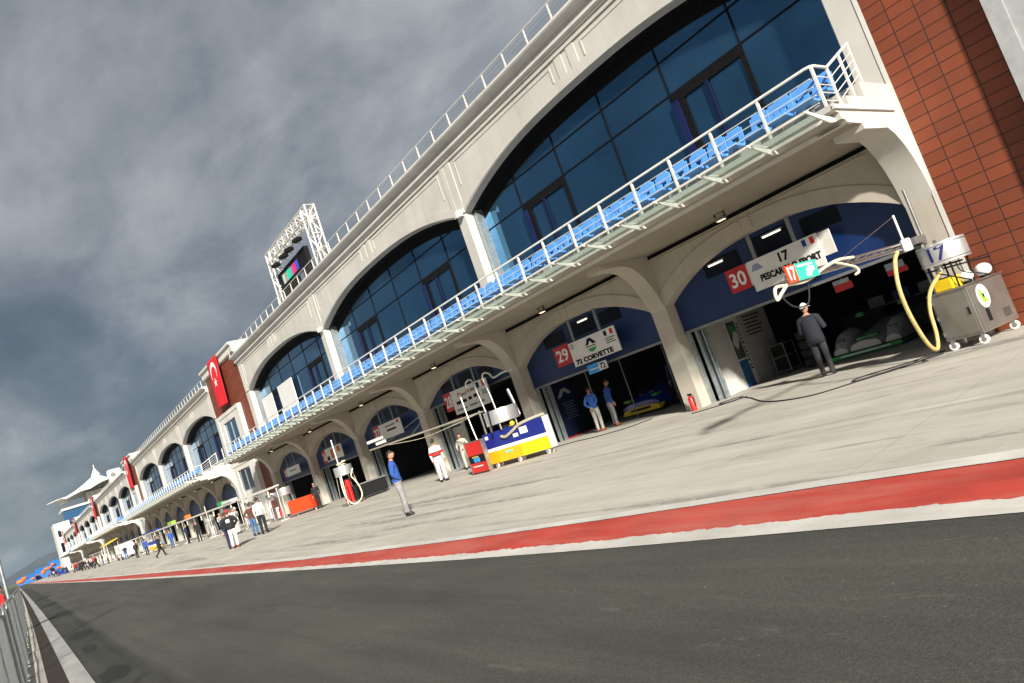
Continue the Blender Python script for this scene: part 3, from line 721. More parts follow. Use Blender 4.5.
truss((TX, TYa, TZ0), (TX, TYa, TZ1), (.6, 0, 0), (0, .7, 0), 6).build('leg', WMET, t)
truss((TX, TYb-.7, TZ0), (TX, TYb-.7, TZ1), (.6, 0, 0), (0, .7, 0), 6).build('leg', WMET, t)
truss((TX, TYa, TZ1-.7), (TX, TYb, TZ1-.7), (.6, 0, 0), (0, 0, .7), 9).build('beam', WMET, t)
p = S((TX+.1, 40.6, 14)); s_ = thing('video_screen', 'black video screen showing colour bars inside the white roof truss', 'screen', p)
mb = MB(); mb.box(TX+.15, TX+.45, 38.7, 44.0, 14.55, 15.6); mb.build('screen_housing', BLACK, s_, xf=S)
for ya in (38.9, 41.2, 42.9): MB().box(TX+.2, TX+.5, ya, ya+1.0, 11.96, 14.5).build('speaker_stack', BLACK, s_, xf=S)
barc = [(.35, .42, .45), (.25, .24, .12), (.02, .42, .34), (.02, .40, .18), (.40, .05, .32), (.50, .02, .04), (.03, .05, .42)]
for i, c in enumerate(barc):
    ya = 43.2-i*.43; MB().box(TX+.13, TX+.15, ya-.43, ya, 14.68, 15.30).build('colour_bar', emis('bar%d' % i, c, .34), s_, xf=S)
for i, y in enumerate((38.5, 40.1, 41.2, 42.8)):
    p = S((TX-.2, y, 15.95)); f = thing('floodlight', ['black floodlight at the right end of the row above the video screen', 'second black floodlight from the right above the video screen', 'third black floodlight from the right above the video screen', 'black floodlight at the left end of the row above the video screen'][i], 'floodlight', p, 'floodlights above the screen')
    mb = MB(); mb.obox(p, (.35, .62, .24), .35); mb.build('lamp_head', BLACK, f, bevel=.03); MB().tube([(p[0], p[1], p[2]-.1), (p[0]+.25, p[1], p[2]-.4)], .03, 6).build('stem', DSTEEL, f)
#@@PROPS
# ------------------------------------------------------------------ crowd barriers along the left edge
def fx(y): return -.17+.92*max(0, math.log((y+16)/28))/math.log(346/28)
def make_barrier():
    t = thing('crowd_barrier', 'galvanised barrier panel with upright bars in the line along the pit lane, left', 'barrier', (0, 0, 0), 'barrier panels along the pit lane')
    L, H = 2.36, 1.42
    mb = MB(); mb.tube([(0, 0, .03), (0, 0, H-.08), (0, .06, H-.01), (0, .14, H), (0, L-.14, H), (0, L-.06, H-.01), (0, L, H-.08), (0, L, .03)], .017, 8); mb.tube([(0, .0, .16), (0, L, .16)], .013, 6); mb.build('frame', GALV, t, smooth=True)
    mb = MB()
    for i in range(1, 15): mb.tube([(0, L*i/15, .16), (0, L*i/15, H)], .011, 6)
    mb.build('bars', GALV, t)
    for y in (.35, L-.35):
        MB().box(-.10, .02, y-.03, y+.03, 0.0, .02).build('foot', GALV, t)
    return t
bar0 = make_barrier(); y = -1.2; k = 0
while y < 170:
    a = math.atan2(-(fx(y+2.42)-fx(y)), 2.42); p = (fx(y), y, .004)
    if k == 0: bar0.location = p; bar0.rotation_euler = (0, 0, a)
    else: dup(bar0, p, a+random.uniform(-.012, .012))
    y += 2.42; k += 1
# lamp post behind the barriers
t = thing('lamp_post', 'grey lamp post standing behind the barriers at the left edge', 'lamp post', (-1.25, 64, -.05)); MB().tube([(-1.25, 64, -.05), (-1.25, 64, 6.5)], .10, 10, .06).build('pole', GALV, t, smooth=True)
mb = MB(); mb.tube([(-1.25, 64, 6.4), (-1.15, 64, 6.7), (-.3, 64, 6.8)], .04, 6); mb.obox((-.1, 64, 6.8), (.6, .22, .1)); mb.build('lamp_arm', GALV, t)

def catmull(pts, n=8):
    pts = [Vector(p) for p in pts]; P = [pts[0]*2-pts[1]]+pts+[pts[-1]*2-pts[-2]]; out = []
    for i in range(1, len(P)-2):
        for k in range(n):
            u = k/n; a, b_, c, d_ = P[i-1], P[i], P[i+1], P[i+2]
            out.append(.5*((2*b_)+(c-a)*u+(2*a-5*b_+4*c-d_)*u*u+(3*b_-3*c+d_-a)*u**3))
    return out+[pts[-1]]
t = thing('fence_post', 'tall grey post standing in the line of barrier panels at the left edge', 'post', (-.16, 20.2, 0)); MB().tube([(-.16, 20.2, 0), (-.16, 20.2, 2.5)], .035, 10).build('shaft', GALV, t, smooth=True); MB().box(-.24, -.08, 20.12, 20.28, 0, .02).build('base_plate', GALV, t)
# ------------------------------------------------------------------ signs
def ob(y0, y1, z0, z1, x, d=.04):   # board facing -X in facade coordinates
    return MB().box(x, x+d, min(y0, y1), max(y0, y1), z0, z1)
def stext(txt, m, par, y, z, h, wd, x, bold=0.):
    c = S((x, y, z)); return text_part(txt, 'lettering', m, par, c, h*K, wd*K if wd else None, '-X', .004, bold)
def garage_sign(num, label, ny0, ny1, nz0, nz1, sy0, sy1, sz0, sz1, hang=True, back=None):
    x = W-.02
    t = thing('garage_sign', label, 'sign', S((x, (sy0+sy1)/2, sz1)), 'garage team signs')
    n = ob(ny0, ny1, nz0, nz1, x+.03).build('number_plate', SIGNR, t, xf=S)
    stext(num, WHITE, n, (ny0+ny1)/2, (nz0+nz1)/2, (nz1-nz0)*.62, abs(ny0-ny1)*.74, x+.02, .02)
    if back: ob(back[0], back[1], back[2], back[3], x+.03).build('backing_board', OFFW, t, xf=S)
    bd = ob(sy0, sy1, sz0, sz1, x-.03).build('board', SIGNW, t, xf=S)
    for f in (.14, .72):
        yy = sy0+(sy1-sy0)*f; MB().box(x, x+.03, yy-.05, yy+.05, sz1, 3.9).build('hanger', DSTEEL, t, xf=S)
    return t, bd, x-.034
def fl(par, y0, y1, z0, z1, x, cols):
    w = (y1-y0)/len(cols)
    for i, c in enumerate(cols): ob(y0+w*i, y0+w*(i+1), z0, z1, x-.004, .006).build('flag_stripe', c, par, xf=S)
def strip(par, y0, y1, z0, z1, x, m, name='print_line'): return ob(y0, y1, z0, z1, x-.003, .005).build(name, m, par, xf=S)
t, bd, x = garage_sign('30', 'white sign reading 17 PESCAROLO SPORT with red number 30 beside it', 10.12, 9.5, 2.66, 3.27, 9.42, 7.52, 2.49, 3.26, back=(9.5, 7.24, 2.68, 3.24))
stext('17', BLACK, bd, 8.42, 3.06, .24, .27, x, .035); stext('PESCAROLO SPORT', BLACK, bd, 8.37, 2.76, .175, 1.62, x, .045); fl(bd, 7.9, 7.6, 3.06, 3.22, x, [BLUE, WHITE, RED])
for i in range(4): strip(bd, 9.34-.02*i, 9.12+.03*i-.1, 3.0+.04*i, 3.02+.04*i, x, BLUE, 'emblem')
t, bd, x = garage_sign('29', 'white sign reading 72 CORVETTE with red number 29 beside it', 17.42, 16.62, 2.55, 3.22, 16.55, 14.36, 2.36, 3.16)
stext('72 CORVETTE', BLACK, bd, 15.55, 2.48, .17, 1.76, x, .05); fl(bd, 14.85, 14.45, 2.94, 3.1, x, [NAVY, WHITE, RED])
ya, za = 15.55, 2.88
MB().prism_x([(ya+.22, za), (ya+.06, za+.2), (ya-.08, za+.2), (ya-.28, za), (ya-.12, za), (ya-.02, za+.12), (ya+.10, za)], x-.006, x+.0).build('emblem', NAVY, bd, xf=S)
strip(bd, ya+.2, ya-.22, za-.07, za-.04, x, BLACK); MB().prism_x([(ya+.16, za-.13), (ya-.24, za-.11), (ya-.16, za-.2), (ya-.05, za-.25), (ya+.1, za-.22)], x-.006, x).build('emblem', GREEN, bd, xf=S)
for i in range(3): strip(bd, 14.86, 14.44+.08*(i == 1), 2.84-.07*i, 2.865-.07*i, x, BLACK)
for i in range(3): strip(bd, 16.48, 16.3, 3.08-.06*i, 3.1-.06*i, x, NAVY, 'emblem')
t, bd, x = garage_sign('28', 'white team sign behind the steam-pipe cart with red number 28 beside it', 25.1, 24.4, 2.52, 3.3, 24.38, 21.62, 2.28, 3.28)
stext('P', RED, bd, 23.75, 3.04, .17, .2, x, .01); stext('aul', BLACK, bd, 23.38, 3.02, .15, .4, x); stext('R', RED, bd, 22.98, 3.04, .17, .2, x, .01); stext('icard', BLACK, bd, 22.62, 3.02, .15, .5, x) if False else strip(bd, 22.85, 22.4, 2.98, 3.1, x, mat('print_grey', (.2, .2, .2), .6))
fl(bd, 22.35, 21.75, 3.0, 3.22, x, [NAVY, WHITE, RED]); stext('32', BLACK, bd, 21.95, 2.78, .17, .3, x, .01)
for (a, c, z) in ((24.1, 23.3, 2.72), (23.15, 22.9, 2.74), (22.75, 22.3, 2.76)): strip(bd, a, c, z-.06, z+.07, x, BLACK)
for (a, c, z) in ((24.2, 23.4, 2.44), (23.2, 22.6, 2.46), (22.5, 22.1, 2.46)): strip(bd, a, c, z-.04, z+.04, x, mat('print_grey', (.2, .2, .2), .6))
t, bd, x = garage_sign('27', 'white team sign with two grey lines of print and red number 27', 32.55, 31.8, 2.5, 3.2, 31.75, 29.3, 2.42, 3.18)
strip(bd, 31.0, 29.9, 2.96, 3.03, x, mat('print_grey', (.2, .2, .2), .6)); strip(bd, 30.9, 29.9, 2.74, 2.83, x, BLACK); strip(bd, 29.7, 29.45, 2.98, 3.12, x, RED, 'flag_stripe')
t, bd, x = garage_sign('26', 'cream team sign with two orange panels above the rig with the hose', 40.1, 39.45, 2.4, 3.1, 39.4, 36.9, 2.4, 3.15)
strip(bd, 38.6, 37.9, 2.5, 3.05, x, mat('sign_orange', (.5, .16, .02), .6), 'picture'); strip(bd, 37.6, 37.1, 2.75, 3.08, x, mat('sign_orange', (.5, .16, .02), .6), 'picture'); strip(bd, 39.3, 38.9, 2.45, 2.7, x, NAVY)
t, bd, x = garage_sign('25', 'small plain grey team sign above the red drum cart', 47.6, 46.95, 2.4, 3.0, 46.9, 44.3, 2.45, 3.0)
strip(bd, 46.3, 45.0, 2.7, 2.78, x, mat('print_grey', (.2, .2, .2), .6))
# small pit plate 72
t = thing('pit_plate', 'small blue and white plate with 72 hanging below the CORVETTE sign', 'sign', S((W+.1, 15.7, 2.13)))
ob(16.16, 15.62, 1.97, 2.27, W+.06).build('plate', SKYB, t, xf=S); ob(15.62, 15.26, 1.99, 2.25, W+.05).build('number_panel', SIGNW, t, xf=S)
stext('72', BLACK, t, 15.44, 2.12, .19, .26, W+.046, .02); MB().tube([S((W+.055, 16.06-.06*i, 2.10+.02*(i % 2))) for i in range(8)], .022, 6).build('script_mark', SIGNW, t)

# ------------------------------------------------------------------ cart 17, drum, boom, hose
def castor(par, x, y, z=0., r=.085):
    c = MB().cyl((x-.02, y, z+r), (x+.02, y, z+r), r, 16).build('castor', WHITE, par, smooth=True)
    MB().cyl((x-.028, y, z+r), (x+.028, y, z+r), r*.5, 10).build('hub', STEEL, c); MB().box(x-.035, x+.035, y-.03, y+.03, z+r*1.6, z+r*2.3).build('fork', STEEL, c)
B0 = Vector((14.45, 4.80, 0)); U = Vector((.985, -.17, 0)); V = Vector((.17, .985, 0))
def cp(u, v, z): return tuple(B0+U*u+V*v+Vector((0, 0, z)))
def cbox(mb, u0, u1, v0, v1, z0, z1):
    mb.add([cp(u0, v0, z0), cp(u1, v0, z0), cp(u1, v1, z0), cp(u0, v1, z0), cp(u0, v0, z1), cp(u1, v0, z1), cp(u1, v1, z1), cp(u0, v1, z1)], [(0, 3, 2, 1), (4, 5, 6, 7), (0, 1, 5, 4), (1, 2, 6, 5), (2, 3, 7, 6), (3, 0, 4, 7)]); return mb
t = thing('service_cart', 'brushed steel service cart on white castors with a round green and white sticker, right', 'cart', cp(.5, .35, 0))
CARTM = mat('brushed_steel', (.33, .31, .28), .38, .75, .22, 1.6)
cbox(MB(), 0, 1.32, 0, .70, .19, 1.12).build('cabinet', CARTM, t, bevel=.012)
cbox(MB(), -.018, -.002, .04, .66, .24, 1.07).build('door_panel', CARTM, t, bevel=.005); cbox(MB(), .06, 1.27, -.016, -.002, .24, 1.07).build('door_panel', CARTM, t, bevel=.005)
cbox(MB(), -.03, 1.35, -.03, .73, 1.12, 1.145).build('top_tray', STEEL, t, bevel=.006)
cbox(MB(), .30, .42, -.022, -.014, .36, .60).build('handle_recess', BLACK, t)
for z in (.34, .66, .98): cbox(MB(), -.03, -.018, .66, .69, z-.04, z+.04).build('hinge', STEEL, t)
cbox(MB(), -.035, -.018, .07, .10, .60, .74).build('latch', BLACK, t)
MB().tube([cp(1.36, .08, .75), cp(1.44, .08, .8), cp(1.44, .62, .8), cp(1.36, .62, .75)], .014, 8).build('push_handle', STEEL, t)
for k_ in range(5): cbox(MB(), .85+.0*k_, 1.12, -.020, -.014, .32+.035*k_, .335+.035*k_).build('vent_slot', BLACK, t)
def disc(u, z, r, du, m, name, par, n=28, v=-.02):
    mb = MB(); mb.add([cp(u+r*math.cos(2*PI*i/n), v, z+r*1.12*math.sin(2*PI*i/n)) for i in range(n)]+[cp(u+r*math.cos(2*PI*i/n), v-du, z+r*1.12*math.sin(2*PI*i/n)) for i in range(n)], [tuple(range(n)), tuple(range(2*n-1, n-1, -1))]+[(i, (i+1) % n, n+(i+1) % n, n+i) for i in range(n)]); return mb.build(name, m, par)
st = disc(.40, .84, .205, .004, SIGNW, 'round_sticker', t)
mb = MB(); q = [(.28, .96), (.35, .99), (.44, .81), (.50, .77), (.48, .71), (.33, .72), (.29, .83)]
mb.add([cp(u, -.027, z) for u, z in q], [tuple(range(len(q)))]); mb.build('green_mark', mat('lime', (.30, .52, .05), .5), st)
mb = MB(); mb.add([cp(u, -.029, z) for u, z in [(.37, .90), (.44, .87), (.42, .79), (.38, .82)]], [(0, 1, 2, 3)]); mb.build('black_mark', BLACK, st)
for u, v in ((.05, .06), (.05, .62), (1.24, .08), (1.24, .6)): castor(t, *cp(u, v, 0)[:2])
for (u, v, z, r, l) in ((.445, .15, 1.28, .125, 'smaller white round tank on top of the steel cart, nearer the drum'), (1.10, .16, 1.29, .15, 'larger white round tank on top of the steel cart, near the red wall')):
    p = cp(u, v, z); b_ = thing('round_tank', l, 'tank', p, 'white tanks on the steel cart'); MB().ball(p, (r, r, r*.85), 18, 12).build('tank_body', WHITE, b_, smooth=True); MB().cyl((p[0], p[1], 1.145), (p[0], p[1], z), r*.6, 14).build('tank_foot', BLACK, b_)
# drum
dc = Vector((14.86, 5.06, 0))
t = thing('fuel_drum', 'silver fuel drum marked 17 standing above the steel cart', 'drum', (dc.x, dc.y, 1.15))
mb = MB(); mb.cyl((dc.x, dc.y, 1.65), (dc.x, dc.y, 2.06), .42, 64); mb.build('drum_body', ALU, t, smooth=True, bevel=.01)
mb = MB(); mb.cyl((dc.x, dc.y, 2.04), (dc.x, dc.y, 2.06), .39, 32); mb.build('lid', STEEL, t, smooth=True)
for a in (0.5, 2.1, 3.6, 5.2):
    MB().tube([(dc.x+.34*math.cos(a), dc.y+.34*math.sin(a), 1.66), (dc.x+.30*math.cos(a), dc.y+.30*math.sin(a), 1.145)], .018, 6).build('leg', BLACK, t)
mb = MB(); mb.tube([(dc.x-.3, dc.y-.35, 1.60), (dc.x+.3, dc.y+.35, 1.62)], .02, 6); mb.tube([(dc.x-.35, dc.y+.3, 1.58), (dc.x+.35, dc.y-.6, 1.50)], .018, 6); mb.tube([(dc.x-.35, dc.y+.1, 1.50), (dc.x-.25, dc.y-.35, 1.2)], .015, 6); mb.build('frame', BLACK, t)
MB().cyl((dc.x-.3, dc.y+.05, 1.66), (dc.x-.3, dc.y+.05, 1.52), .05, 10).build('valve', STEEL, t)
for z in (1.70, 2.01): MB().tube([(dc.x+.424*math.cos(2*PI*i/40), dc.y+.424*math.sin(2*PI*i/40), z) for i in range(41)], .008, 5).build('rim_band', STEEL, t)
MB().tube(catmull([(dc.x-.2, dc.y-.2, 1.6), (dc.x-.35, dc.y-.3, 1.4), (dc.x-.1, dc.y-.5, 1.25), (dc.x+.3, dc.y-.45, 1.2)]), .012, 6).build('feed_line', RUB, t)
MB().tube([(dc.x+.1, dc.y+.1, 2.06), (dc.x+.1, dc.y+.1, 2.14)], .03, 8).build('filler_cap', STEEL, t)
tx = text_part('17', 'number', mat('number_blue', (.008, .014, .11), .5), t, (0, 0, 0), .27, .30, '-X', .003, .02)
off = Vector((dc.x, dc.y, 1.15))
for v in tx.data.vertices:
    p = v.co+off; rr = .425-p.x
    a = PI-(p.y)/.41+.10
    v.co = Vector((dc.x+rr*math.cos(a), dc.y+rr*math.sin(a), 1.855+p.z))-off
t = thing('tool_box', 'yellow tool box under the silver drum on the steel cart', 'box', cp(.3, .5, 1.147)); MB().obox(cp(.26, .40, 1.147+.11), (.42, .34, .22), -.17).build('box_body', YEL, t, bevel=.02); MB().obox(cp(.26, .40, 1.147+.23), (.30, .04, .025), -.17).build('handle', BLACK, t)
def hose(name, label, pts, r, m, cat='hose', group=None, n=8):
    return tag(MB().tube(catmull(pts), r, n).build(name, m, None, smooth=True), label, cat, group)
hose('fuel_hose', 'thick yellow fuel hose looping down from the boom to the silver drum', [(14.56, 5.10, 1.53), (14.42, 5.35, 1.25), (14.30, 5.45, .9), (14.15, 5.45, .42), (13.85, 5.42, .19), (13.5, 5.40, .38), (13.22, 5.38, .95), (13.15, 5.35, 1.5), (13.35, 5.33, 1.95), (13.6, 5.33, 2.12)], .036, HOSE, 'hose')
BY = 5.33
t = thing('refuelling_boom', 'slim metal refuelling boom reaching out over the apron from garage 30', 'boom', (15.1, BY, 0))
mb = MB(); mb.tube([(15.1, BY, 2.26), (9.6, BY, 2.22)], .022, 6); mb.tube([(15.1, BY, 2.15), (9.6, BY, 2.12)], .018, 6); mb.tube([(15.1, BY+.16, 2.2), (9.6, BY+.1, 2.17)], .018, 6)
for i in range(16): x0 = 15.1-i*.34; mb.tube([(x0, BY, 2.25), (x0-.17, BY+.15, 2.2), (x0-.34, BY, 2.13)], .008, 4)
mb.build('arm', HOSEW if False else STEEL, t)
MB().tube([(15.12, BY+.05, 0), (15.12, BY+.05, 3.3)], .032, 10).build('mast', STEEL, t, smooth=True); MB().tube([(14.05, BY, 2.25), (14.05, BY, 2.82)], .022, 8).build('upright', WHITE, t)
MB().tube([(14.05, BY, 2.8), (11.4, BY, 2.26)], .004, 4).build('stay_wire', STEEL, t); MB().obox((13.98, BY-.05, 2.2), (.20, .16, .24), .5).build('junction_box', WHITE, t, bevel=.03)
MB().obox((14.6, BY, 2.24), (.5, .2, .14)).build('joint', DSTEEL, t, bevel=.01); MB().box(14.9, 15.3, BY-.15, BY+.25, 0, .03).build('base_plate', DSTEEL, t)
hose('boom_hose', 'cream hose draped over the outer end of the refuelling boom', [(11.75, BY-.06, 2.24), (11.2, BY-.06, 2.26), (10.7, BY-.06, 2.2), (10.05, BY-.06, 2.08), (9.5, BY-.06, 2.09), (9.15, BY-.05, 2.10), (9.08, BY-.05, 1.93), (9.25, BY-.05, 2.0), (9.5, BY-.06, 2.12)], .025, HOSEW)
hose('loose_hose', 'short cream hose end hanging from the middle of the boom', [(10.95, BY-.1, 2.24), (11.35, BY-.1, 2.14), (11.62, BY-.1, 2.06), (11.66, BY-.1, 1.98), (11.52, BY-.1, 1.95)], .022, HOSEW)
hose('black_cable', 'thin black cable hanging in a loop below the boom end', [(9.2, BY, 2.1), (9.5, BY, 1.78), (9.95, BY, 1.75), (10.2, BY, 2.1)], .012, RUB, 'cable')
t = thing('boom_plate', 'orange and green plate with 17 clipped to the boom in front of the PESCAROLO sign', 'sign', (9.9, BY-.12, 2.25))
MB().box(9.42, 9.70, BY-.14, BY-.12, 2.10, 2.36).build('number_panel', mat('red_orange', (.80, .06, .015), .4), t); gp = MB().box(9.70, 10.33, BY-.14, BY-.12, 2.10, 2.36).build('green_panel', TEAL, t)
text_part('17', 'lettering', WHITE, t, (9.56, BY-.144, 2.23), .21, .20, '-Y', .003, .03)
MB().box(9.76, 10.22, BY-.145, BY-.14, 2.30, 2.33).build('print_line', SIGNW, gp)
MB().prism_y([(9.94, 2.13), (10.0, 2.25), (10.06, 2.28), (10.24, 2.27), (10.22, 2.21), (10.12, 2.18), (10.08, 2.13)], BY-.146, BY-.14).build('emblem', SIGNW, gp)
for (y0, y1, z0, z1, l, sp) in ((8.29, 7.83, 1.82, 2.1, 'small red placard hanging inside garage 30, left of the other one', .62), (7.0, 6.53, 1.77, 2.06, 'red and grey placard hanging inside garage 30 near the steel cart', .45)):
    t = thing('placard', l, 'sign', (16.9, (y0+y1)/2, z1)); MB().box(16.9, 16.92, y1, y0, z0, z0+(z1-z0)*sp).build('red_panel', RED, t); MB().box(16.902, 16.918, y1+.05, y0, z0+(z1-z0)*sp, z1).build('pale_panel', mat('pale_blue', (.45, .5, .58), .5), t)
    MB().tube([(16.91, (y0+y1)/2, z1), (16.91, (y0+y1)/2, 3.0)], .006, 4).build('wire', STEEL, t)
for i, pts in enumerate(([(14.5, 5.6, .012), (13.9, 6.3, .012), (13.5, 6.9, .012), (13.9, 7.0, .012), (14.4, 6.2, .012), (14.9, 5.7, .012)], [(14.7, 5.75, .012), (14.0, 6.0, .012), (13.45, 6.7, .012), (12.9, 7.6, .012), (13.6, 9.0, .012), (15.2, 10.5, .012), (15.9, 11.2, .012)], [(15.8, 11.0, .012), (15.5, 11.5, .014), (15.8, 11.9, .012), (16.1, 11.4, .012), (15.6, 11.2, .014), (15.2, 11.7, .012), (15.0, 12.3, .012)])):
    hose('floor_cable', ['black cable looped on the apron beside the steel cart', 'long black cable running along the front of garage 30', 'coiled black cable by the left edge of garage 30'][i], pts, .016, RUB, 'cable', None, 6)
hose('floor_cable', 'black cable lying along the front of garage 29', [(15.2, 18.9, .012), (15.4, 17.8, .012), (15.3, 16.6, .012), (15.6, 15.4, .012), (16.4, 15.0, .012)], .016, RUB, 'cable', None, 6)

# ------------------------------------------------------------------ fire extinguisher
ex = (15.72, 12.74)
t = thing('fire_extinguisher', 'red fire extinguisher standing against the pillar between garages 29 and 30', 'extinguisher', (ex[0], ex[1], 0))
mb = MB(); mb.tube([(ex[0], ex[1], .0), (ex[0], ex[1], .36), (ex[0], ex[1], .42), (ex[0], ex[1], .44)], .085, 18); v0 = len(mb.v)
for i in range(len(mb.v)):
    x, y, z = mb.v[i]
    if z > .4: k_ = .55 if z < .43 else .3; mb.v[i] = (ex[0]+(x-ex[0])*k_, ex[1]+(y-ex[1])*k_, z)
mb.build('cylinder', RED, t, smooth=True); MB().obox((ex[0], ex[1], .47), (.05, .12, .06)).build('valve_head', BLACK, t); MB().tube(catmull([(ex[0]-.03, ex[1]-.03, .47), (ex[0]-.06, ex[1]-.14, .45), (ex[0]-.05, ex[1]-.15, .3), (ex[0]-.03, ex[1]-.12, .14)]), .012, 6).build('discharge_hose', RUB, t)

# ------------------------------------------------------------------ blue and yellow cart with drum and pipes
A = Vector((13.3, 19.9, 0)); Bv = Vector((13.9, 17.2, 0)); ku = (Bv-A).normalized(); kv = Vector((-ku.y, ku.x, 0)); KL = (Bv-A).length
if kv.x < 0: kv = -kv
def kp(u, v, z): return tuple(A+ku*u+kv*v+Vector((0, 0, z)))
def kbox(u0, u1, v0, v1, z0, z1):
    return [kp(u0, v0, z0), kp(u1, v0, z0), kp(u1, v1, z0), kp(u0, v1, z0), kp(u0, v0, z1), kp(u1, v0, z1), kp(u1, v1, z1), kp(u0, v1, z1)], [(0, 3, 2, 1), (4, 5, 6, 7), (0, 1, 5, 4), (1, 2, 6, 5), (2, 3, 7, 6), (3, 0, 4, 7)]
def kb(name, m, par, *a, bevel=0.):
    mb = MB(); mb.add(*kbox(*a)); return mb.build(name, m, par, bevel=bevel)
t = thing('team_cart', 'big blue, white and yellow cart on castors before garage 28', 'cart', kp(KL/2, .4, 0))
kb('upper_panel', mat('team_blue', (.012, .022, .20), .35, 0, .1, 2), t, 0, KL, 0, .32, .69, 1.22, bevel=.01); kb('white_band', WHITE, t, -.004, KL+.004, -.004, .324, .58, .69)
kb('lower_panel', mat('amber', (.80, .40, .01), .4), t, 0, KL*.56, 0, .32, .17, .58); kb('lower_panel', YEL, t, KL*.56+.003, KL, 0, .32, .17, .58); kb('end_panel', OFFW, t, KL+.005, KL+.03, .0, .32, .17, 1.22)
kb('paper', WHITE, t, KL*.62, KL*.74, -.012, -.002, .88, 1.10); kb('badge', WHITE, t, KL*.04, KL*.09, -.012, -.002, 1.02, 1.14); kb('badge', WHITE, t, KL*.50, KL*.58, -.012, -.002, .84, .96); kb('badge', mat('mint', (.2, .6, .5), .5), t, KL*.30, KL*.42, -.012, -.002, .42, .49)
for u in (.25, 1.3, KL-.2):
    for v in (.05, .27): castor(t, *kp(u, v, 0)[:2])
p = kp(.92, .3, 1.22)
t = thing('fuel_drum', 'wide silver fuel drum on legs on top of the blue and yellow cart', 'drum', p)
MB().cyl((p[0], p[1], 1.44), (p[0], p[1], 1.92), .60, 40).build('drum_body', ALU, t, smooth=True, bevel=.012)
for a in range(5): q = (p[0]+.5*math.cos(a*1.257), p[1]+.5*math.sin(a*1.257)); MB().tube([(q[0], q[1], 1.46), (q[0], q[1], 1.222)], .03, 6).build('leg', STEEL, t)
MB().cyl((p[0]-.1, p[1]-.1, 1.222), (p[0]-.1, p[1]-.1, 1.45), .2, 14).build('pump', BLACK, t); MB().tube([(p[0]-.64, p[1]-.2, 1.95), (p[0]-.66, p[1]-.15, 1.3)], .03, 6).build('strap', BLACK, t)
PX = 14.3
def pipe(label, pts, r, m=STEEL): return hose('vent_pipe', label, pts, r, m, 'pipe', 'silver pipes over the cart')
pipe('silver vent pipe with a hooked top, leftmost of those rising above the cart drum', [(PX, 21.35, 3.05), (PX, 21.3, 3.22), (PX, 21.08, 3.3), (PX, 20.86, 3.2), (PX-.1, 20.6, 2.6), (PX-.2, 20.35, 1.94)], .035)
pipe('tallest silver vent pipe, bent over towards the right above the cart drum', [(PX, 18.3, 3.02), (PX, 18.9, 3.06), (PX, 19.5, 3.02), (PX, 19.7, 3.22), (PX, 19.98, 3.3), (PX, 20.16, 3.15), (PX-.05, 20.0, 2.6), (PX-.1, 19.85, 1.94)], .035)
pipe('thick straight silver pipe at the right of the cart drum', [(PX, 18.95, 2.45), (PX, 18.85, 2.0), (PX, 18.75, 1.50)], .055)
pipe('thin silver pole beside the red cabinet at the left end of the cart', [(PX-.6, 21.0, 2.75), (PX-.7, 20.8, 1.8), (PX-.8, 20.45, .4), (PX-.8, 20.42, .0)], .028)
hose('grey_hose', 'beige hose lying across the top and front of the blue and yellow cart', [kp(KL+.0, .2, 1.27), kp(KL*.85, .05, 1.26), kp(KL*.66, -.04, 1.2), kp(KL*.52, -.08, 1.05), kp(KL*.40, -.07, .95), kp(KL*.33, -.06, 1.0)], .05, mat('beige_hose', (.42, .38, .28), .6))
p = kp(KL*.5, .15, 1.30); t = thing('yellow_helmet', 'yellow ball-shaped cap on top of the blue and yellow cart', 'cap', p); MB().ball(p, .09, 14, 9).build('shell', YEL, t, smooth=True); MB().obox((p[0]-.08, p[1], p[2]-.05), (.08, .12, .02)).build('peak', YEL, t)
t = thing('red_cabinet', 'red upright cabinet with a black panel and blue emblem, left of the team cart', 'cabinet', (13.08, 20.12, 0))
mb = MB(); mb.box(12.95, 13.08, 19.56, 20.60, .06, 1.12); mb.build('cabinet_body', RED, t, bevel=.01)
MB().box(12.935, 12.948, 19.60, 20.56, .40, .66).build('black_panel', BLACK, t); MB().cyl((12.93, 20.0, .50), (12.934, 20.0, .50), .10, 14).build('emblem', SKYB, t); MB().cyl((12.93, 20.2, .50), (12.934, 20.2, .50), .10, 14).build('emblem', SKYB, t)
MB().box(12.93, 12.934, 19.95, 20.35, .58, .62).build('print_line', YEL, t); MB().box(12.936, 12.948, 19.85, 20.45, .25, .29).build('print_line', WHITE, t); MB().box(12.93, 13.10, 20.605, 20.63, .0, 1.14).build('frame_post', STEEL, t); MB().box(12.93, 13.10, 19.53, 19.555, .0, 1.14).build('frame_post', STEEL, t); MB().box(12.94, 13.09, 19.56, 20.60, 1.125, 1.15).build('top_shelf', DSTEEL, t)

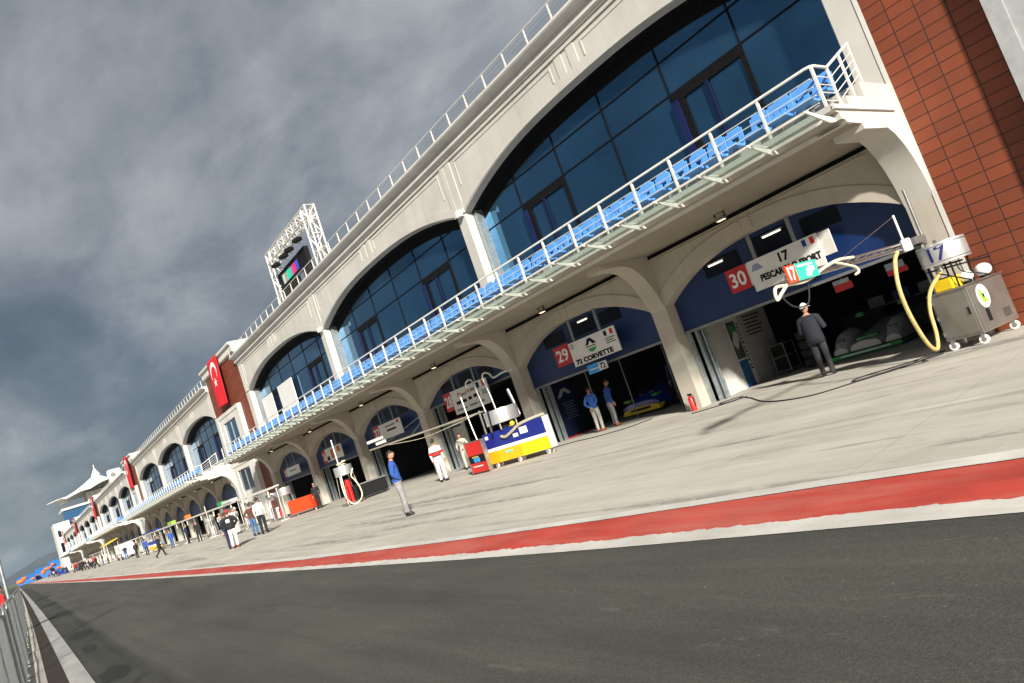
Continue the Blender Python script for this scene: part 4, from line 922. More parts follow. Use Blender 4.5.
# boom in front of garages 27 and 28
t = thing('refuelling_boom', 'long beige boom running along the fronts of garages 27 and 28', 'boom', (14.4, 22, 0))
MB().tube([(14.4, 20.9, 2.02), (14.4, 31.2, 2.14)], .036, 8).build('arm', mat('beige_metal', (.48, .43, .34), .5, .3), t); MB().tube(catmull([(14.35, 29.0, 2.08), (14.35, 26, 1.86), (14.35, 23.5, 1.9), (14.35, 21.5, 2.0)]), .012, 6).build('cable', HOSEW, t)
MB().tube([(14.4, 24.6, 2.9), (14.4, 29.8, 2.12)], .008, 4).build('stay_wire', STEEL, t); MB().tube([(14.4, 24.9, 2.75), (14.4, 26.8, 2.1)], .008, 4).build('stay_wire', STEEL, t); MB().tube([(14.4, 21.2, 0), (14.4, 21.2, 2.1)], .04, 8).build('mast', STEEL, t)
for k_ in range(2): MB().box(14.32, 14.34, 29.3-k_*.2, 31.1-k_*.9, 2.44-k_*.20, 2.58-k_*.20).build('end_plate', WHITE, t)

# ------------------------------------------------------------------ fuel rig with hose loop (garage 26), black table
def drum_rig(name, label, c, zr, r, cols, mast, group=None):
    t = thing(name, label, 'fuel rig', (c[0], c[1], 0), group)
    MB().cyl((c[0], c[1], zr[0]), (c[0], c[1], zr[1]), r, 28).build('drum', ALU, t, smooth=True, bevel=.01)
    for sx in (-1, 1):
        for sy in (-1, 1): MB().tube([(c[0]+sx*r*.7, c[1]+sy*r*.7, zr[0]), (c[0]+sx*r*.95, c[1]+sy*r*.95, .1)], .022, 6).build('leg', STEEL, t)
    for k_, (dx, dy, m, h) in enumerate(cols): MB().cyl((c[0]+dx, c[1]+dy, .12), (c[0]+dx, c[1]+dy, h), .13, 16).build('cylinder', m, t, smooth=True)
    MB().box(c[0]-r, c[0]+r, c[1]-r, c[1]+r, .06, .12).build('base_frame', DSTEEL, t)
    for sx in (-1, 1): castor(t, c[0]+sx*r*.8, c[1]-r*.8, 0, .05)
    if mast: MB().tube([(c[0]-.1, c[1]+.1, zr[1]), (c[0]-.1, c[1]+.1, mast)], .03, 8).build('mast', WHITE, t)
    return t
drum_rig('fuel_rig', 'silver drum rig with white mast and red cylinders before garage 26', (12.9, 31.4), (1.42, 1.87), .43, [(-.22, -.1, RED, 1.0), (.1, .2, RED, 1.2), (.2, -.2, BLACK, .8)], 3.2)
hv_ = Vector((.92, -.38, 0)); hc = Vector((12.75, 30.85, 0))
hose('fuel_hose', 'cream hose hanging in a long loop from the drum rig at garage 26', [tuple(hc+hv_*u+Vector((0, 0, z))) for u, z in [(-.30, 1.4), (-.34, .9), (-.30, .4), (-.1, .06), (.2, .05), (.42, .3), (.42, .7), (.28, 1.1), (.2, 1.3), (.36, 1.62)]], .032, HOSEW)
hose('hose_coil', 'cream hose coil lying on top of the drum rig at garage 26', [(12.9+.22*math.cos(a*.8), 31.4+.22*math.sin(a*.8), 1.92+.02*a) for a in range(10)], .025, HOSEW)
t = thing('work_table', 'long black-draped table to the right of the drum rig with the hose', 'table', (14.2, 32, 0))
MB().obox((14.25, 31.95, .76), (1.5, .8, .04), -.25).build('table_top', DSTEEL, t); MB().obox((14.25, 31.95, .42), (1.42, .72, .62), -.25).build('drape', BLACK, t)
for sx in (-1, 1):
    for sy in (-1, 1): MB().cyl((14.25+sx*.62, 31.95+sy*.25-sx*.16, 0), (14.25+sx*.62, 31.95+sy*.25-sx*.16, .12), .025, 6).build('leg', DSTEEL, t)
# red cart with drum (garage 25)
rc = Vector((13.9, 41.1, 0)); ra = math.atan2(40.4-41.8, 14.3-13.45)
t = thing('red_cart', 'low orange-red cart beside the man in black at garage 25', 'cart', tuple(rc)); REDO = mat('orange_red', (.78, .055, .01), .4)
MB().obox((rc.x+.2, rc.y+.35, .56), (1.7, .8, .78), ra).build('cart_body', REDO, t, bevel=.02); MB().obox((rc.x+.2, rc.y+.35, .13), (1.6, .75, .08), ra).build('chassis', STEEL, t)
for sx in (-.7, .7): castor(t, rc.x+.1+sx*.5, rc.y+.0-sx*.9, 0, .06)
drum_rig('fuel_rig', 'silver drum on four legs at the left end of the orange-red cart', (13.55, 42.6), (1.40, 1.86), .40, [], 0)
GR = 'silver drum rigs under the gantry'
for i, (x, y, l) in enumerate(((13.7, 45.6, 'silver drum rig on a rack, first to the left of the orange-red cart'), (13.6, 50.5, 'silver drum rig under the gantry, behind the man in the white shirt'), (13.5, 56, 'silver drum rig under the gantry, behind the men in white overalls'), (13.5, 63, 'silver drum rig far along the gantry, beyond the men in white overalls'))):
    drum_rig('fuel_rig', l, (x, y), (1.3, 1.75), .42, [(-.2, 0, STEEL, .9), (.15, .2, OFFW, .8), (.2, -.2, RED if i == 0 else STEEL, .7)], 2.6 if i % 2 else 0, GR)

# ------------------------------------------------------------------ equipment gantries along the second block
GX = 13.0
GY = [(42.0, 50.5), (51, 60.5), (61, 71), (71.5, 84), (84.5, 98), (99, 116), (117, 140), (142, 170)]
for i, (ya, yb) in enumerate(GY):
    t = thing('pit_gantry', '%s gantry beam on white posts, %s' % ('white' if i in (0, 4) else 'tan', ['nearest of its row, in front of the first tower', 'second of its row, above the men in white overalls', 'third of its row', 'fourth of its row', 'fifth of its row, draped in blue', 'sixth of its row', 'seventh of its row', 'farthest of its row'][i]), 'gantry', (GX, ya, 0), 'equipment gantries')
    z = 2.06
    MB().box(GX-.16, GX+.16, ya, yb, z-.0, z+.07).build('beam', TAN if i not in (0, 4) else WMET, t); MB().box(GX-.19, GX-.165, ya, yb, z-.06, z+.04).build('edge_strip', WMET, t)
    n = max(2, int((yb-ya)/4.2))
    for k_ in range(n+1):
        y = ya+.15+(yb-ya-.3)*k_/n; mb = MB(); mb.tube([(GX, y, z), (GX, y, .05)], .022, 6); mb.box(GX-.25, GX+.25, y-.03, y+.03, 0, .04); mb.build('post', WMET, t)
    for k_ in range(3):
        y = ya+(yb-ya)*(k_+.6)/3.4; MB().tube([(GX-.1, y, z), (GX-.12, y+.05, z-.5-.2*(k_ % 2))], .05, 6).build('hanging_hose', [HOSEW, DSTEEL, OFFW][k_], t)
for (nm, l, c, y, m, sz) in (('green_box', 'green equipment case on top of the second gantry', 'box', 55.6, GREEN, (.4, 1.2, .28)), ('white_case', 'long white case on top of the second gantry', 'box', 53.2, OFFW, (.5, 2.6, .2)), ('orange_box', 'small orange case on top of the third gantry', 'box', 68.6, ORANGE, (.4, .9, .3)), ('lime_box', 'lime green case on top of the fourth gantry', 'box', 76.5, mat('lime', (.30, .52, .05), .5), (.4, 2.2, .3)), ('blue_sheet', 'dark blue cover over the top of the fifth gantry', 'cover', 90, BLUE, (.5, 10., .14))):
    t = thing(nm, l, c, (GX, y, 2.13)); MB().obox((GX, y, 2.13+sz[2]/2), sz).build('case_body', m, t, bevel=.02); MB().obox((GX, y, 2.135+sz[2]), (.05, min(.4, sz[1]*.4), .03)).build('handle', BLACK, t)
t = thing('team_cart', 'small distant cart striped blue, white and yellow behind the walking man', 'cart', (12.2, 84, 0))
MB().box(11.9, 12.5, 82.2, 86, .8, 1.15).build('upper_panel', BLUE, t); MB().box(11.9, 12.5, 82.2, 86, .6, .8).build('white_band', WHITE, t); MB().box(11.9, 12.5, 82.2, 86, .25, .6).build('lower_panel', YEL, t)
for y in (82.6, 85.6): castor(t, 12.1, y, 0, .12)
t = thing('yellow_awning', 'bright yellow awning on posts far down the pit lane', 'awning', (13, 128, 0)); MB().prism_y([(11.6, 2.6), (13.4, 3.1), (13.4, 3.2), (11.6, 2.72)], 124, 133).build('canopy', YEL, t)
for y in (124.3, 132.7):
    for x in (11.8, 13.3): MB().tube([(x, y, 0), (x, y, 2.65)], .04, 6).build('post', WMET, t)
t = thing('parked_van', 'white parked van far down the pit lane under the gantry', 'van', (12.2, 108, 0))
mb = MB(); mb.prism_x([(104, .35), (104, 1.1), (105.2, 1.25), (106.0, 1.95), (110.6, 2.0), (110.8, .35)], 11.3, 13.1); mb.build('body', WHITE, t, bevel=.05); MB().prism_x([(105.35, 1.3), (106.1, 1.88), (106.15, 1.88), (106.15, 1.3)], 11.28, 11.3).build('side_window', DGLASS, t); MB().box(11.285, 11.3, 104.2, 110.6, .7, .78).build('stripe', mat('print_grey', (.2, .2, .2), .6), t)
for y in (105.2, 109.6):
    for x in (11.35, 13.0): MB().cyl((x-.1, y, .33), (x+.1, y, .33), .33, 16).build('wheel', RUB, t)
t = thing('parked_car', 'dark blue racing car at the far end of the pit lane', 'car', (9.5, 205, 0))
mb = MB(); mb.prism_x([(201, .15), (201, .4), (202.2, .55), (203, .95), (204.3, 1.0), (205.6, .7), (206.2, .65), (206.2, .15)], 8.5, 10.5); mb.build('body', BLUE, t, bevel=.06); MB().prism_x([(202.4, .6), (203.05, .9), (204.2, .94), (204.2, .6)], 8.47, 8.5).build('side_window', DGLASS, t); MB().box(8.5, 10.5, 206.1, 206.4, .95, 1.0).build('rear_wing', WHITE, t)
for y in (202, 205.4):
    for x in (8.6, 10.4): MB().cyl((x-.13, y, .33), (x+.13, y, .33), .33, 16).build('wheel', RUB, t)

# ------------------------------------------------------------------ inside the garages
PAN = mat('partition_white', (.50, .49, .46), .6)
Yp = 12.26*K-.08
t = thing('partition_wall', 'pale partition panels inside garage 30 with a tall PLAYSTATION poster', 'partition', (18, Yp, 0))
MB().box(16.75, 18.2, Yp-.03, Yp, .0, 2.45).build('panel', PAN, t); MB().box(18.95, 20.6, Yp-.03, Yp, .0, 2.45).build('panel', LGREY, t)
po = MB().box(18.23, 18.92, Yp-.035, Yp-.0, .0, 2.45).build('poster', OFFW, t); MB().box(18.25, 18.72, Yp-.04, Yp-.036, .0, .85).build('poster_blue', mat('poster_blue', (.02, .09, .22), .6), po); MB().box(18.25, 18.72, Yp-.04, Yp-.036, .9, 2.1).build('poster_photo', mat('poster_dark', (.06, .07, .06), .6, 0, .7, 3), po)
MB().prism_y([(18.27, 1.4), (18.45, 1.2), (18.68, 1.5), (18.66, 1.75), (18.5, 1.82)], Yp-.045, Yp-.041).build('poster_car', mat('poster_pale', (.5, .5, .5), .6), po); MB().prism_y([(18.34, 1.8), (18.6, 1.75), (18.62, 1.95), (18.4, 1.98)], Yp-.045, Yp-.041).build('poster_green', GREEN, po)
text_part('PLAYSTATION', 'lettering', BLACK, po, (18.82, Yp-.04, 1.25), .13, 1.5, (Vector((0, 0, 1)), Vector((-1, 0, 0))), .002, .02)
for i in range(6): MB().box(19.2+.06*(i % 2), 20.2-.1*(i % 3), Yp-.036, Yp-.031, 2.1-.12*i, 2.14-.12*i).build('print_line', BLACK, t)
t = thing('flight_rack', 'low steel equipment rack at the foot of the partition in garage 30', 'rack', (19.9, Yp-.5, 0))
mb = MB()
for x in (19.6, 20.2):
    for y in (Yp-.8, Yp-.3): mb.tube([(x, y, 0), (x, y, .95)], .02, 6)
for z in (.1, .55, .95):
    mb.tube([(19.6, Yp-.8, z), (20.2, Yp-.8, z), (20.2, Yp-.3, z), (19.6, Yp-.3, z), (19.6, Yp-.8, z)], .018, 6)
mb.build('frame', DSTEEL, t); MB().box(19.63, 20.17, Yp-.77, Yp-.33, .57, .9).build('unit', BLACK, t); MB().box(19.63, 20.17, Yp-.77, Yp-.33, .12, .5).build('unit', BLACK, t)
Yq = 19.4*K-.15
t = thing('team_banner', 'tall black banner with pale lines of print inside garage 29', 'banner', (17.4, Yq, 0)); MB().box(16.95, 18.05, Yq-.03, Yq, .05, 2.1).build('cloth', NAVY, t)
MB().prism_y([(17.1, 1.55), (17.35, 1.85), (17.6, 1.9), (17.85, 1.65), (17.7, 1.62), (17.5, 1.78), (17.3, 1.58)], Yq-.036, Yq-.031).build('emblem', mat('print_pale', (.32, .34, .36), .6), t)
for i in range(7): MB().box(17.2+.05*(i % 3), 17.85-.07*(i % 2), Yq-.036, Yq-.031, 1.3-.1*i, 1.33-.1*i).build('print_line', mat('print_dim', (.12, .13, .16), .6), t)
MB().box(16.95, 18.05, Yq-.06, Yq+.03, .0, .05).build('red_foot', RED, t)
for k_, y in enumerate((17.9, 16.6, 15.0)):
    t = thing('pole', ['thin grey pole left of the two men in garage 29', 'thin grey pole between the two men in garage 29', 'thin grey pole deep inside garage 29'][k_], 'pole', (17.6+k_*.5, y*K, 0), 'poles inside garage 29'); MB().tube([(17.6+k_*.5, y*K, 0.02), (17.6+k_*.5, y*K, 2.9)], .022, 6).build('shaft', DSTEEL, t); MB().box(17.5+k_*.5, 17.7+k_*.5, y*K-.1, y*K+.1, 0, .02).build('foot', DSTEEL, t)
t = thing('wall_poster', 'pale poster on the left side of garage 28 behind the man in white', 'poster', (16.95, 27.3, 0)); MB().box(16.95, 17.0, 26.4, 28.2, .02, 2.2).build('board', LGREY, t); MB().box(16.94, 16.948, 26.7, 28.0, 1.85, 1.92).build('print_line', BLACK, t); MB().box(16.94, 16.948, 26.42, 26.9, 2.1, 2.19).build('red_corner', RED, t)
for (gy_, x0, n_, l) in ((9.2, 23.0, 5, 'dark cabinets with cases on top, behind the white race car in garage 30'), (15.8, 23.2, 5, 'dark cabinets with cases on top, behind the blue race car in garage 29'), (24, 21.5, 4, 'dark cabinets with cases on top inside garage 28')):
    t = thing('tool_shelving', l, 'shelving', (x0, gy_*K, 0)); mb = MB()
    mb.box(x0, x0+.5, gy_*K-2, gy_*K+2, .05, 1.0); mb.build('cabinet', mat('cabinet_grey', (.03, .03, .034), .6), t)
    for i in range(n_): MB().obox((x0+.2, gy_*K-1.7+i*.8, 1.02+.16), (.3, .5, .32)).build('case', [RED, DSTEEL, BLUE, DSTEEL, BLACK][i], t)

def tyre_stack(x, y, n, l):
    t = thing('tyre_stack', l, 'tyres', (x, y, 0), 'tyre stacks inside the garages')
    for k_ in range(n):
        pr = [(.17, 0), (.30, .01), (.34, .05), (.34, .23), (.30, .27), (.17, .28)]
        rings = [[(x+r_*math.cos(2*PI*i/22), y+r_*math.sin(2*PI*i/22), .005+k_*.285+z_) for i in range(22)] for r_, z_ in pr]
        w_ = MB().loft(rings, cap=False).build('tyre', RUB, t, smooth=True)
        MB().cyl((x, y, .05+k_*.285), (x, y, .22+k_*.285), .175, 16).build('rim', DSTEEL, w_)
tyre_stack(19.6, 10.9, 4, 'stack of four black tyres in garage 30 behind the steel rack'); tyre_stack(20.4, 11.2, 3, 'stack of three black tyres at the back left of garage 30'); tyre_stack(18.4, 14.3, 4, 'stack of four black tyres at the right side of garage 29'); tyre_stack(21.0, 19.0, 3, 'stack of three black tyres deep in garage 29')
t = thing('tool_chest', 'blue tool chest on wheels at the right side of garage 29', 'tool chest', (19.6, 14.5, 0)); MB().box(19.2, 19.8, 14.1, 14.9, .1, .9).build('chest_body', BLUE, t, bevel=.02)
for k_ in range(4): MB().box(19.185, 19.2, 14.14, 14.86, .18+k_*.18, .33+k_*.18).build('drawer', SKYB, t)
for sx in (19.3, 19.7):
    for sy in (14.2, 14.8): MB().cyl((sx-.02, sy, .05), (sx+.02, sy, .05), .05, 10).build('castor', RUB, t)
def section_ring(x, w, z0, z1, crown, n=7):
    """closed cross-section in YZ at X=x, half width w, floor z0, top z1"""
    pts = [(x, -w, z0), (x, -w*1.0, z0+(z1-z0)*.55), (x, -w*.86, z0+(z1-z0)*.86)]
    for i in range(n): u = -1+2*i/(n-1); pts.append((x, u*w*.66, z1+crown*(1-u*u)))
    pts += [(x, w*.86, z0+(z1-z0)*.86), (x, w, z0+(z1-z0)*.55), (x, w, z0)]
    return pts
def place(o, loc, rz): o.location = loc; o.rotation_euler = (0, 0, rz)
def wheels(t, spots, r, wd):
    for (x, y) in spots:
        w_ = MB().cyl((x, y-wd/2, r), (x, y+wd/2, r), r, 24).build('wheel', RUB, t, smooth=True, bevel=.02); MB().cyl((x, y-wd/2-.01, r), (x, y+wd/2+.01, r), r*.62, 16).build('rim', STEEL, w_)
t = thing('race_car', 'blue race car with yellow nose and green wing corner inside garage 29', 'car', (0, 0, 0))
mb = MB(); mb.loft([section_ring(0, .86, .30, .46, .03), section_ring(.3, .93, .22, .62, .05), section_ring(1.2, .95, .2, .76, .08), section_ring(1.75, .95, .2, .84, .10), section_ring(2.5, .93, .2, .88, .1), section_ring(3.6, .96, .2, .92, .06), section_ring(4.25, .93, .3, .86, .03)]); mb.build('body', mat('car_blue', (.015, .04, .30), .25, 0, .05, 2, 0, .6), t, smooth=True)
mb = MB(); mb.loft([section_ring(1.55, .72, .8, .86, .03), section_ring(2.15, .62, .85, 1.2, .05), section_ring(2.9, .6, .85, 1.22, .05), section_ring(3.7, .6, .85, .98, .04)]); mb.build('cabin', DGLASS, t, smooth=True)
MB().box(-.06, .16, -.93, .93, .10, .17).build('splitter', YEL, t, bevel=.01); mb = MB(); mb.loft([section_ring(-.03, .88, .17, .30, .02), section_ring(.25, .94, .16, .34, .02)]); mb.build('bumper', YEL, t)
MB().box(-.05, -.03, -.5, .5, .19, .27).build('grille', BLACK, t); MB().box(.02, .06, -.9, .9, .33, .36).build('white_line', WHITE, t)
for s_ in (-1, 1): MB().obox((.24, s_*.72, .60), (.30, .26, .08)).build('headlight', GREEN if s_ < 0 else mat('lime', (.30, .52, .05), .5), t, bevel=.02)
MB().box(.5, .9, -.34, .34, .70, .705).build('bonnet_mark', WHITE, t); MB().box(4.1, 4.4, -.85, .85, 1.15, 1.18).build('rear_wing', YEL, t)
for s_ in (-1, 1): MB().box(4.15, 4.3, s_*.6-.02, s_*.6+.02, .88, 1.15).build('wing_stay', BLACK, t)
wheels(t, [(.95, -.86), (.95, .86), (3.5, -.86), (3.5, .86)], .33, .26); place(t, (18.6, 17.36, 0), 0)
t = thing('race_car', 'white and green open race car inside garage 30', 'car', (0, 0, 0)); CW = mat('car_white', (.50, .50, .49), .25, 0, .05, 2, 0, .5)
mb = MB(); mb.loft([section_ring(0, .42, .16, .34, .03), section_ring(.8, .46, .16, .5, .05), section_ring(1.6, .48, .16, .62, .08), section_ring(2.2, .6, .16, .66, .08), section_ring(3.2, .7, .16, .78, .08), section_ring(4.4, .6, .2, .7, .04)]); mb.build('body', CW, t, smooth=True)
for s_ in (-1, 1):
    mb = MB(); rr = []
    for (x, w_, z1) in ((.05, .2, .28), (.45, .25, .62), (.9, .26, .74), (1.4, .25, .62), (1.75, .2, .36)): rr.append([(p_[0], p_[1]+s_*.74, p_[2]) for p_ in section_ring(x, w_, .16, z1, .05)])
    mb.loft(rr); mb.build('front_fender', CW, t, smooth=True)
    mb = MB(); rr = []
    for (x, w_, z1) in ((2.9, .2, .4), (3.3, .26, .72), (3.8, .27, .8), (4.4, .24, .66)): rr.append([(p_[0], p_[1]+s_*.72, p_[2]) for p_ in section_ring(x, w_, .16, z1, .05)])
    mb.loft(rr); mb.build('rear_fender', CW, t, smooth=True)
    MB().obox((.30, s_*.74, .50), (.16, .22, .1)).build('headlight', DGLASS, t, bevel=.02)
MB().box(-.1, 4.3, -1.0, 1.0, .06, .12).build('floor', mat('car_green', (.02, .32, .05), .35), t); MB().box(-.14, -.1, -1.0, 1.0, .04, .14).build('splitter', mat('car_green', (.02, .32, .05), .35), t)
MB().box(.25, .6, -.3, .3, .40, .46).build('nose_mark', GREEN, t)
for s_ in (-1, 1): MB().obox((.75, s_*.74, .775), (.5, .06, .02)).build('fender_stripe', BLACK, t); MB().obox((1.1, s_*.74, .80), (.3, .3, .012)).build('louvre', BLACK, t); MB().obox((1.7, s_*.62, 1.02), (.10, .22, .12)).build('mirror', GREEN, t)
MB().box(-.145, -.142, -.7, .7, .07, .11).build('splitter_line', WHITE, t); mb = MB(); mb.loft([section_ring(1.9, .34, .6, .74, .05), section_ring(2.5, .4, .62, .98, .05), section_ring(3.1, .3, .7, 1.0, .04)]); mb.build('cockpit', BLACK, t, smooth=True)
MB().box(4.3, 4.65, -.95, .95, 1.0, 1.03).build('rear_wing', CW, t)
for s_ in (-1, 1): MB().box(4.3, 4.7, s_*.95-.012, s_*.95+.012, .7, 1.08).build('wing_plate', GREEN, t)
wheels(t, [(.95, -.74), (.95, .74), (3.75, -.72), (3.75, .72)], .31, .28); place(t, (19.0, 9.1, 0), 0)

# ------------------------------------------------------------------ far end: control tower with tent roof, coloured stands
t = thing('control_tower', 'white end building with blue glass front and peaked white tent roof', 'building', (30, 300, 0)); OX, OY = 0, 0
MB().box(14.5, 19.4, 297, 312, -.05, 16.9).build('stair_block', PLASW, t)
for (z0, z1) in ((6.4, 9.8), (12.0, 14.2)): MB().box(15.3, 16.2, 296.9, 296.99, z0, z1).build('window', DGLASS, t)
MB().box(19.5, 38, 302, 318, -.05, 21).build('main_block', PLASW, t); MB().box(18.4, 36, 301.4, 301.95, 9., 20.6).build('glass_front', mat('tower_glass', (.012, .07, .16), .35), t); MB().box(18.2, 37, 300.8, 318, 20.7, 21.5).build('roof_edge', PLASW, t)
MB().box(27, 37, 303, 316, 21.5, 25).build('upper_storey', PLASW, t)
ctr = Vector((31.8, 306, 31.4)); rimp = [(14.4, 300, 24.6), (20, 296, 24.4), (28, 297, 25.6), (37, 299, 27.6), (41, 306, 26.5), (38, 314, 25), (29, 316, 24), (19, 313, 24)]
mb = MB(); n = len(rimp); fine = []
for i in range(n):
    for k_ in range(4):
        a, c = Vector(rimp[i]), Vector(rimp[(i+1) % n]); p = a.lerp(c, k_/4); p = p.lerp(ctr, .10*math.sin(PI*k_/4)); fine.append(p)
rings = []
for j in range(9):
    f = j/8; rings.append([Vector((ctr.x+(p.x-ctr.x)*(1-f)*(1-f*.0), ctr.y+(p.y-ctr.y)*(1-f), p.z+(ctr.z-p.z)*(f**1.9))) for p in fine])
rings[-1] = [ctr+(p-ctr).normalized()*.25 for p in fine]
mb.loft(rings, cap=False); o = mb.build('tent_roof', mat('tent_white', (.80, .79, .76), .6), t, smooth=True); sd = o.modifiers.new('thick', 'SOLIDIFY'); sd.thickness = .15
mb = MB(); mb.tube([(31.8, 306, 21.4), (31.8, 306, 34.6)], .18, 8); mb.build('mast', WMET, t); mb = MB(); mb.tube([(31.8, 306, 30.6), (31.8, 306, 33.2)], 1.6, 16, .2); mb.build('mast_cap', mat('tent_white', (.80, .79, .76), .6), t)
MB().obox((37, 300, 28), (4.5, 3, 5), .2).build('sign_panel', PLASW, t, bevel=.8); MB().cyl((36.3, 298.4, 28.3), (36.3, 298.2, 28.3), .8, 16).build('sign_mark', mat('print_grey', (.2, .2, .2), .6), t)
SB = mat('stand_blue', (.018, .15, .46), .6); 
for i, (x0, x1, y, h) in enumerate(((1.0, 7.6, 372, 3.4), (7.9, 13.4, 380, 4.6), (13.8, 20.5, 388, 6.0))):
    t = thing('spectator_stand', ['lowest, leftmost blue fabric stand at the end of the pit lane', 'middle blue fabric stand at the end of the pit lane', 'tallest blue fabric stand at the end of the pit lane, beside the white end building'][i], 'stand', (x0, y, 0), 'blue stands at the end of the lane')
    MB().prism_x([(y, -.05), (y, h*.55), (y+5, h), (y+5.2, -.05)], x0, x1).build('blue_cover', SB, t)
    for k_ in range(3):
        cx = x0+(x1-x0)*(k_+.5)/3; MB().ball((cx+[.3, -.5, .2][(k_+i) % 3], y+.2, h*[.5, .72, .34][(k_+i*2) % 3]), ([1.7, 1.2, .9][(k_+i) % 3], .9, [.9, .65, .5][(k_+2*i) % 3]), 12, 7).build('orange_canopy', ORANGE, t, smooth=True)
# ------------------------------------------------------------------ people
SKIN = mat('skin', (.46, .25, .16), .55, 0, .08, 12); HAIRD = mat('dark_hair', (.012, .009, .007), .6); HAIRB = mat('brown_hair', (.05, .028, .015), .6)
def cloth(name, rgb): return mat(name, rgb, .85, 0, .30, 7, .6)
C = dict(blue=cloth('blue_shirt', (.022, .085, .34)), grey=cloth('grey_trousers', (.25, .235, .24)), black=cloth('black_cloth', (.012, .012, .014)), white=cloth('white_cloth', (.66, .65, .62)), char=cloth('charcoal_jacket', (.013, .015, .024)),
         dgrey=cloth('dark_trousers', (.025, .025, .028)), cream=cloth('cream_cloth', (.46, .43, .37)), brown=cloth('brown_jacket', (.10, .035, .02)), jeans=cloth('jeans', (.05, .12, .24)), red=cloth('red_cloth', (.52, .02, .02)), navy=cloth('navy_cloth', (.012, .02, .06)), lgrey=cloth('pale_grey_trousers', (.36, .34, .30)), shoe=mat('shoe', (.02, .018, .016), .5), shoer=mat('shoe_rust', (.30, .08, .02), .5), shoered=mat('shoe_red', (.28, .02, .02), .5))
def base_pose():
    J = dict(pelvis=(0, 0, .95), waist=(0, .005, 1.08), chest=(0, -.005, 1.27), upper=(0, -.01, 1.42), neck=(0, 0, 1.50), headb=(0, .015, 1.56))
    for s, n in ((-1, 'L'), (1, 'R')):
        J['hip'+n] = (s*.095, 0, .90); J['knee'+n] = (s*.105, .015, .50); J['ank'+n] = (s*.11, -.02, .09); J['ball'+n] = (s*.125, .10, .035); J['toe'+n] = (s*.13, .17, .03); J['heel'+n] = (s*.108, -.07, .04)
        J['sh'+n] = (s*.185, -.005, 1.41); J['elb'+n] = (s*.245, -.03, 1.13); J['wr'+n] = (s*.25, .07, .89)
    return J
POSES = {
 'stand': {},
 'pockets': dict(elbL=(-.26, -.08, 1.15), wrL=(-.19, .10, .98), elbR=(.26, -.08, 1.15), wrR=(.19, .10, .98), kneeR=(.12, .03, .50), ankR=(.14, .02, .09), ballR=(.18, .13, .035), toeR=(.205, .19, .03), heelR=(.12, -.04, .04)),
 'behind': dict(elbL=(-.27, -.12, 1.15), wrL=(-.04, -.17, .98), elbR=(.27, -.12, 1.15), wrR=(.04, -.19, .95)),
 'front': dict(elbL=(-.26, .02, 1.14), wrL=(-.10, .24, 1.12), elbR=(.27, .0, 1.14), wrR=(.16, .26, 1.16)),
 'walk': dict(kneeL=(-.10, .20, .52), ankL=(-.10, .28, .12), ballL=(-.10, .39, .10), toeL=(-.10, .46, .12), heelL=(-.10, .22, .06), kneeR=(.10, -.05, .50), ankR=(.10, -.34, .16), ballR=(.10, -.28, .05), toeR=(.10, -.21, .035), heelR=(.10, -.41, .17), elbL=(-.25, -.14, 1.15), wrL=(-.22, -.12, .91), elbR=(.25, .06, 1.15), wrR=(.23, .22, .95)),
 'lean': dict(kneeL=(-.13, .05, .50), ankL=(-.17, .03, .09), ballL=(-.19, .15, .035), toeL=(-.20, .21, .03), heelL=(-.17, -.03, .04), elbR=(.28, .03, 1.16), wrR=(.20, .23, 1.05), elbL=(-.28, -.06, 1.16), wrL=(-.22, .08, .94)),
 'hips': dict(elbL=(-.36, -.08, 1.18), wrL=(-.17, .02, 1.02), elbR=(.36, -.08, 1.18), wrR=(.17, .02, 1.02)),
}
RAD = dict(pelvis=(.165, .125), waist=(.158, .118), chest=(.178, .132), upper=(.14, .105), neck=(.062, .062), headb=(.058, .060), hip=(.095, .10), knee=(.068, .070), ank=(.050, .054), ball=(.046, .036), toe=(.036, .026), heel=(.040, .036), sh=(.072, .072), elb=(.052, .052), wr=(.036, .032))
def skin_mesh(J, edges, rad, root, lv):
    names = list(J); idx = {n: i for i, n in enumerate(names)}
    me = bpy.data.meshes.new('tmp'); me.from_pydata([J[n] for n in names], [(idx[a], idx[b]) for a, b in edges], []); o = bpy.data.objects.new('tmp', me); COL.objects.link(o)
    o.modifiers.new('s', 'SKIN'); sd = o.modifiers.new('u', 'SUBSURF'); sd.levels = lv; sd.render_levels = lv
    for n, i in idx.items():
        v = me.skin_vertices[0].data[i]; v.radius = rad(n); v.use_root = (n == root)
    dg = bpy.context.evaluated_depsgraph_get(); r = bpy.data.meshes.new_from_object(o.evaluated_get(dg)); bpy.data.objects.remove(o); bpy.data.meshes.remove(me); return r
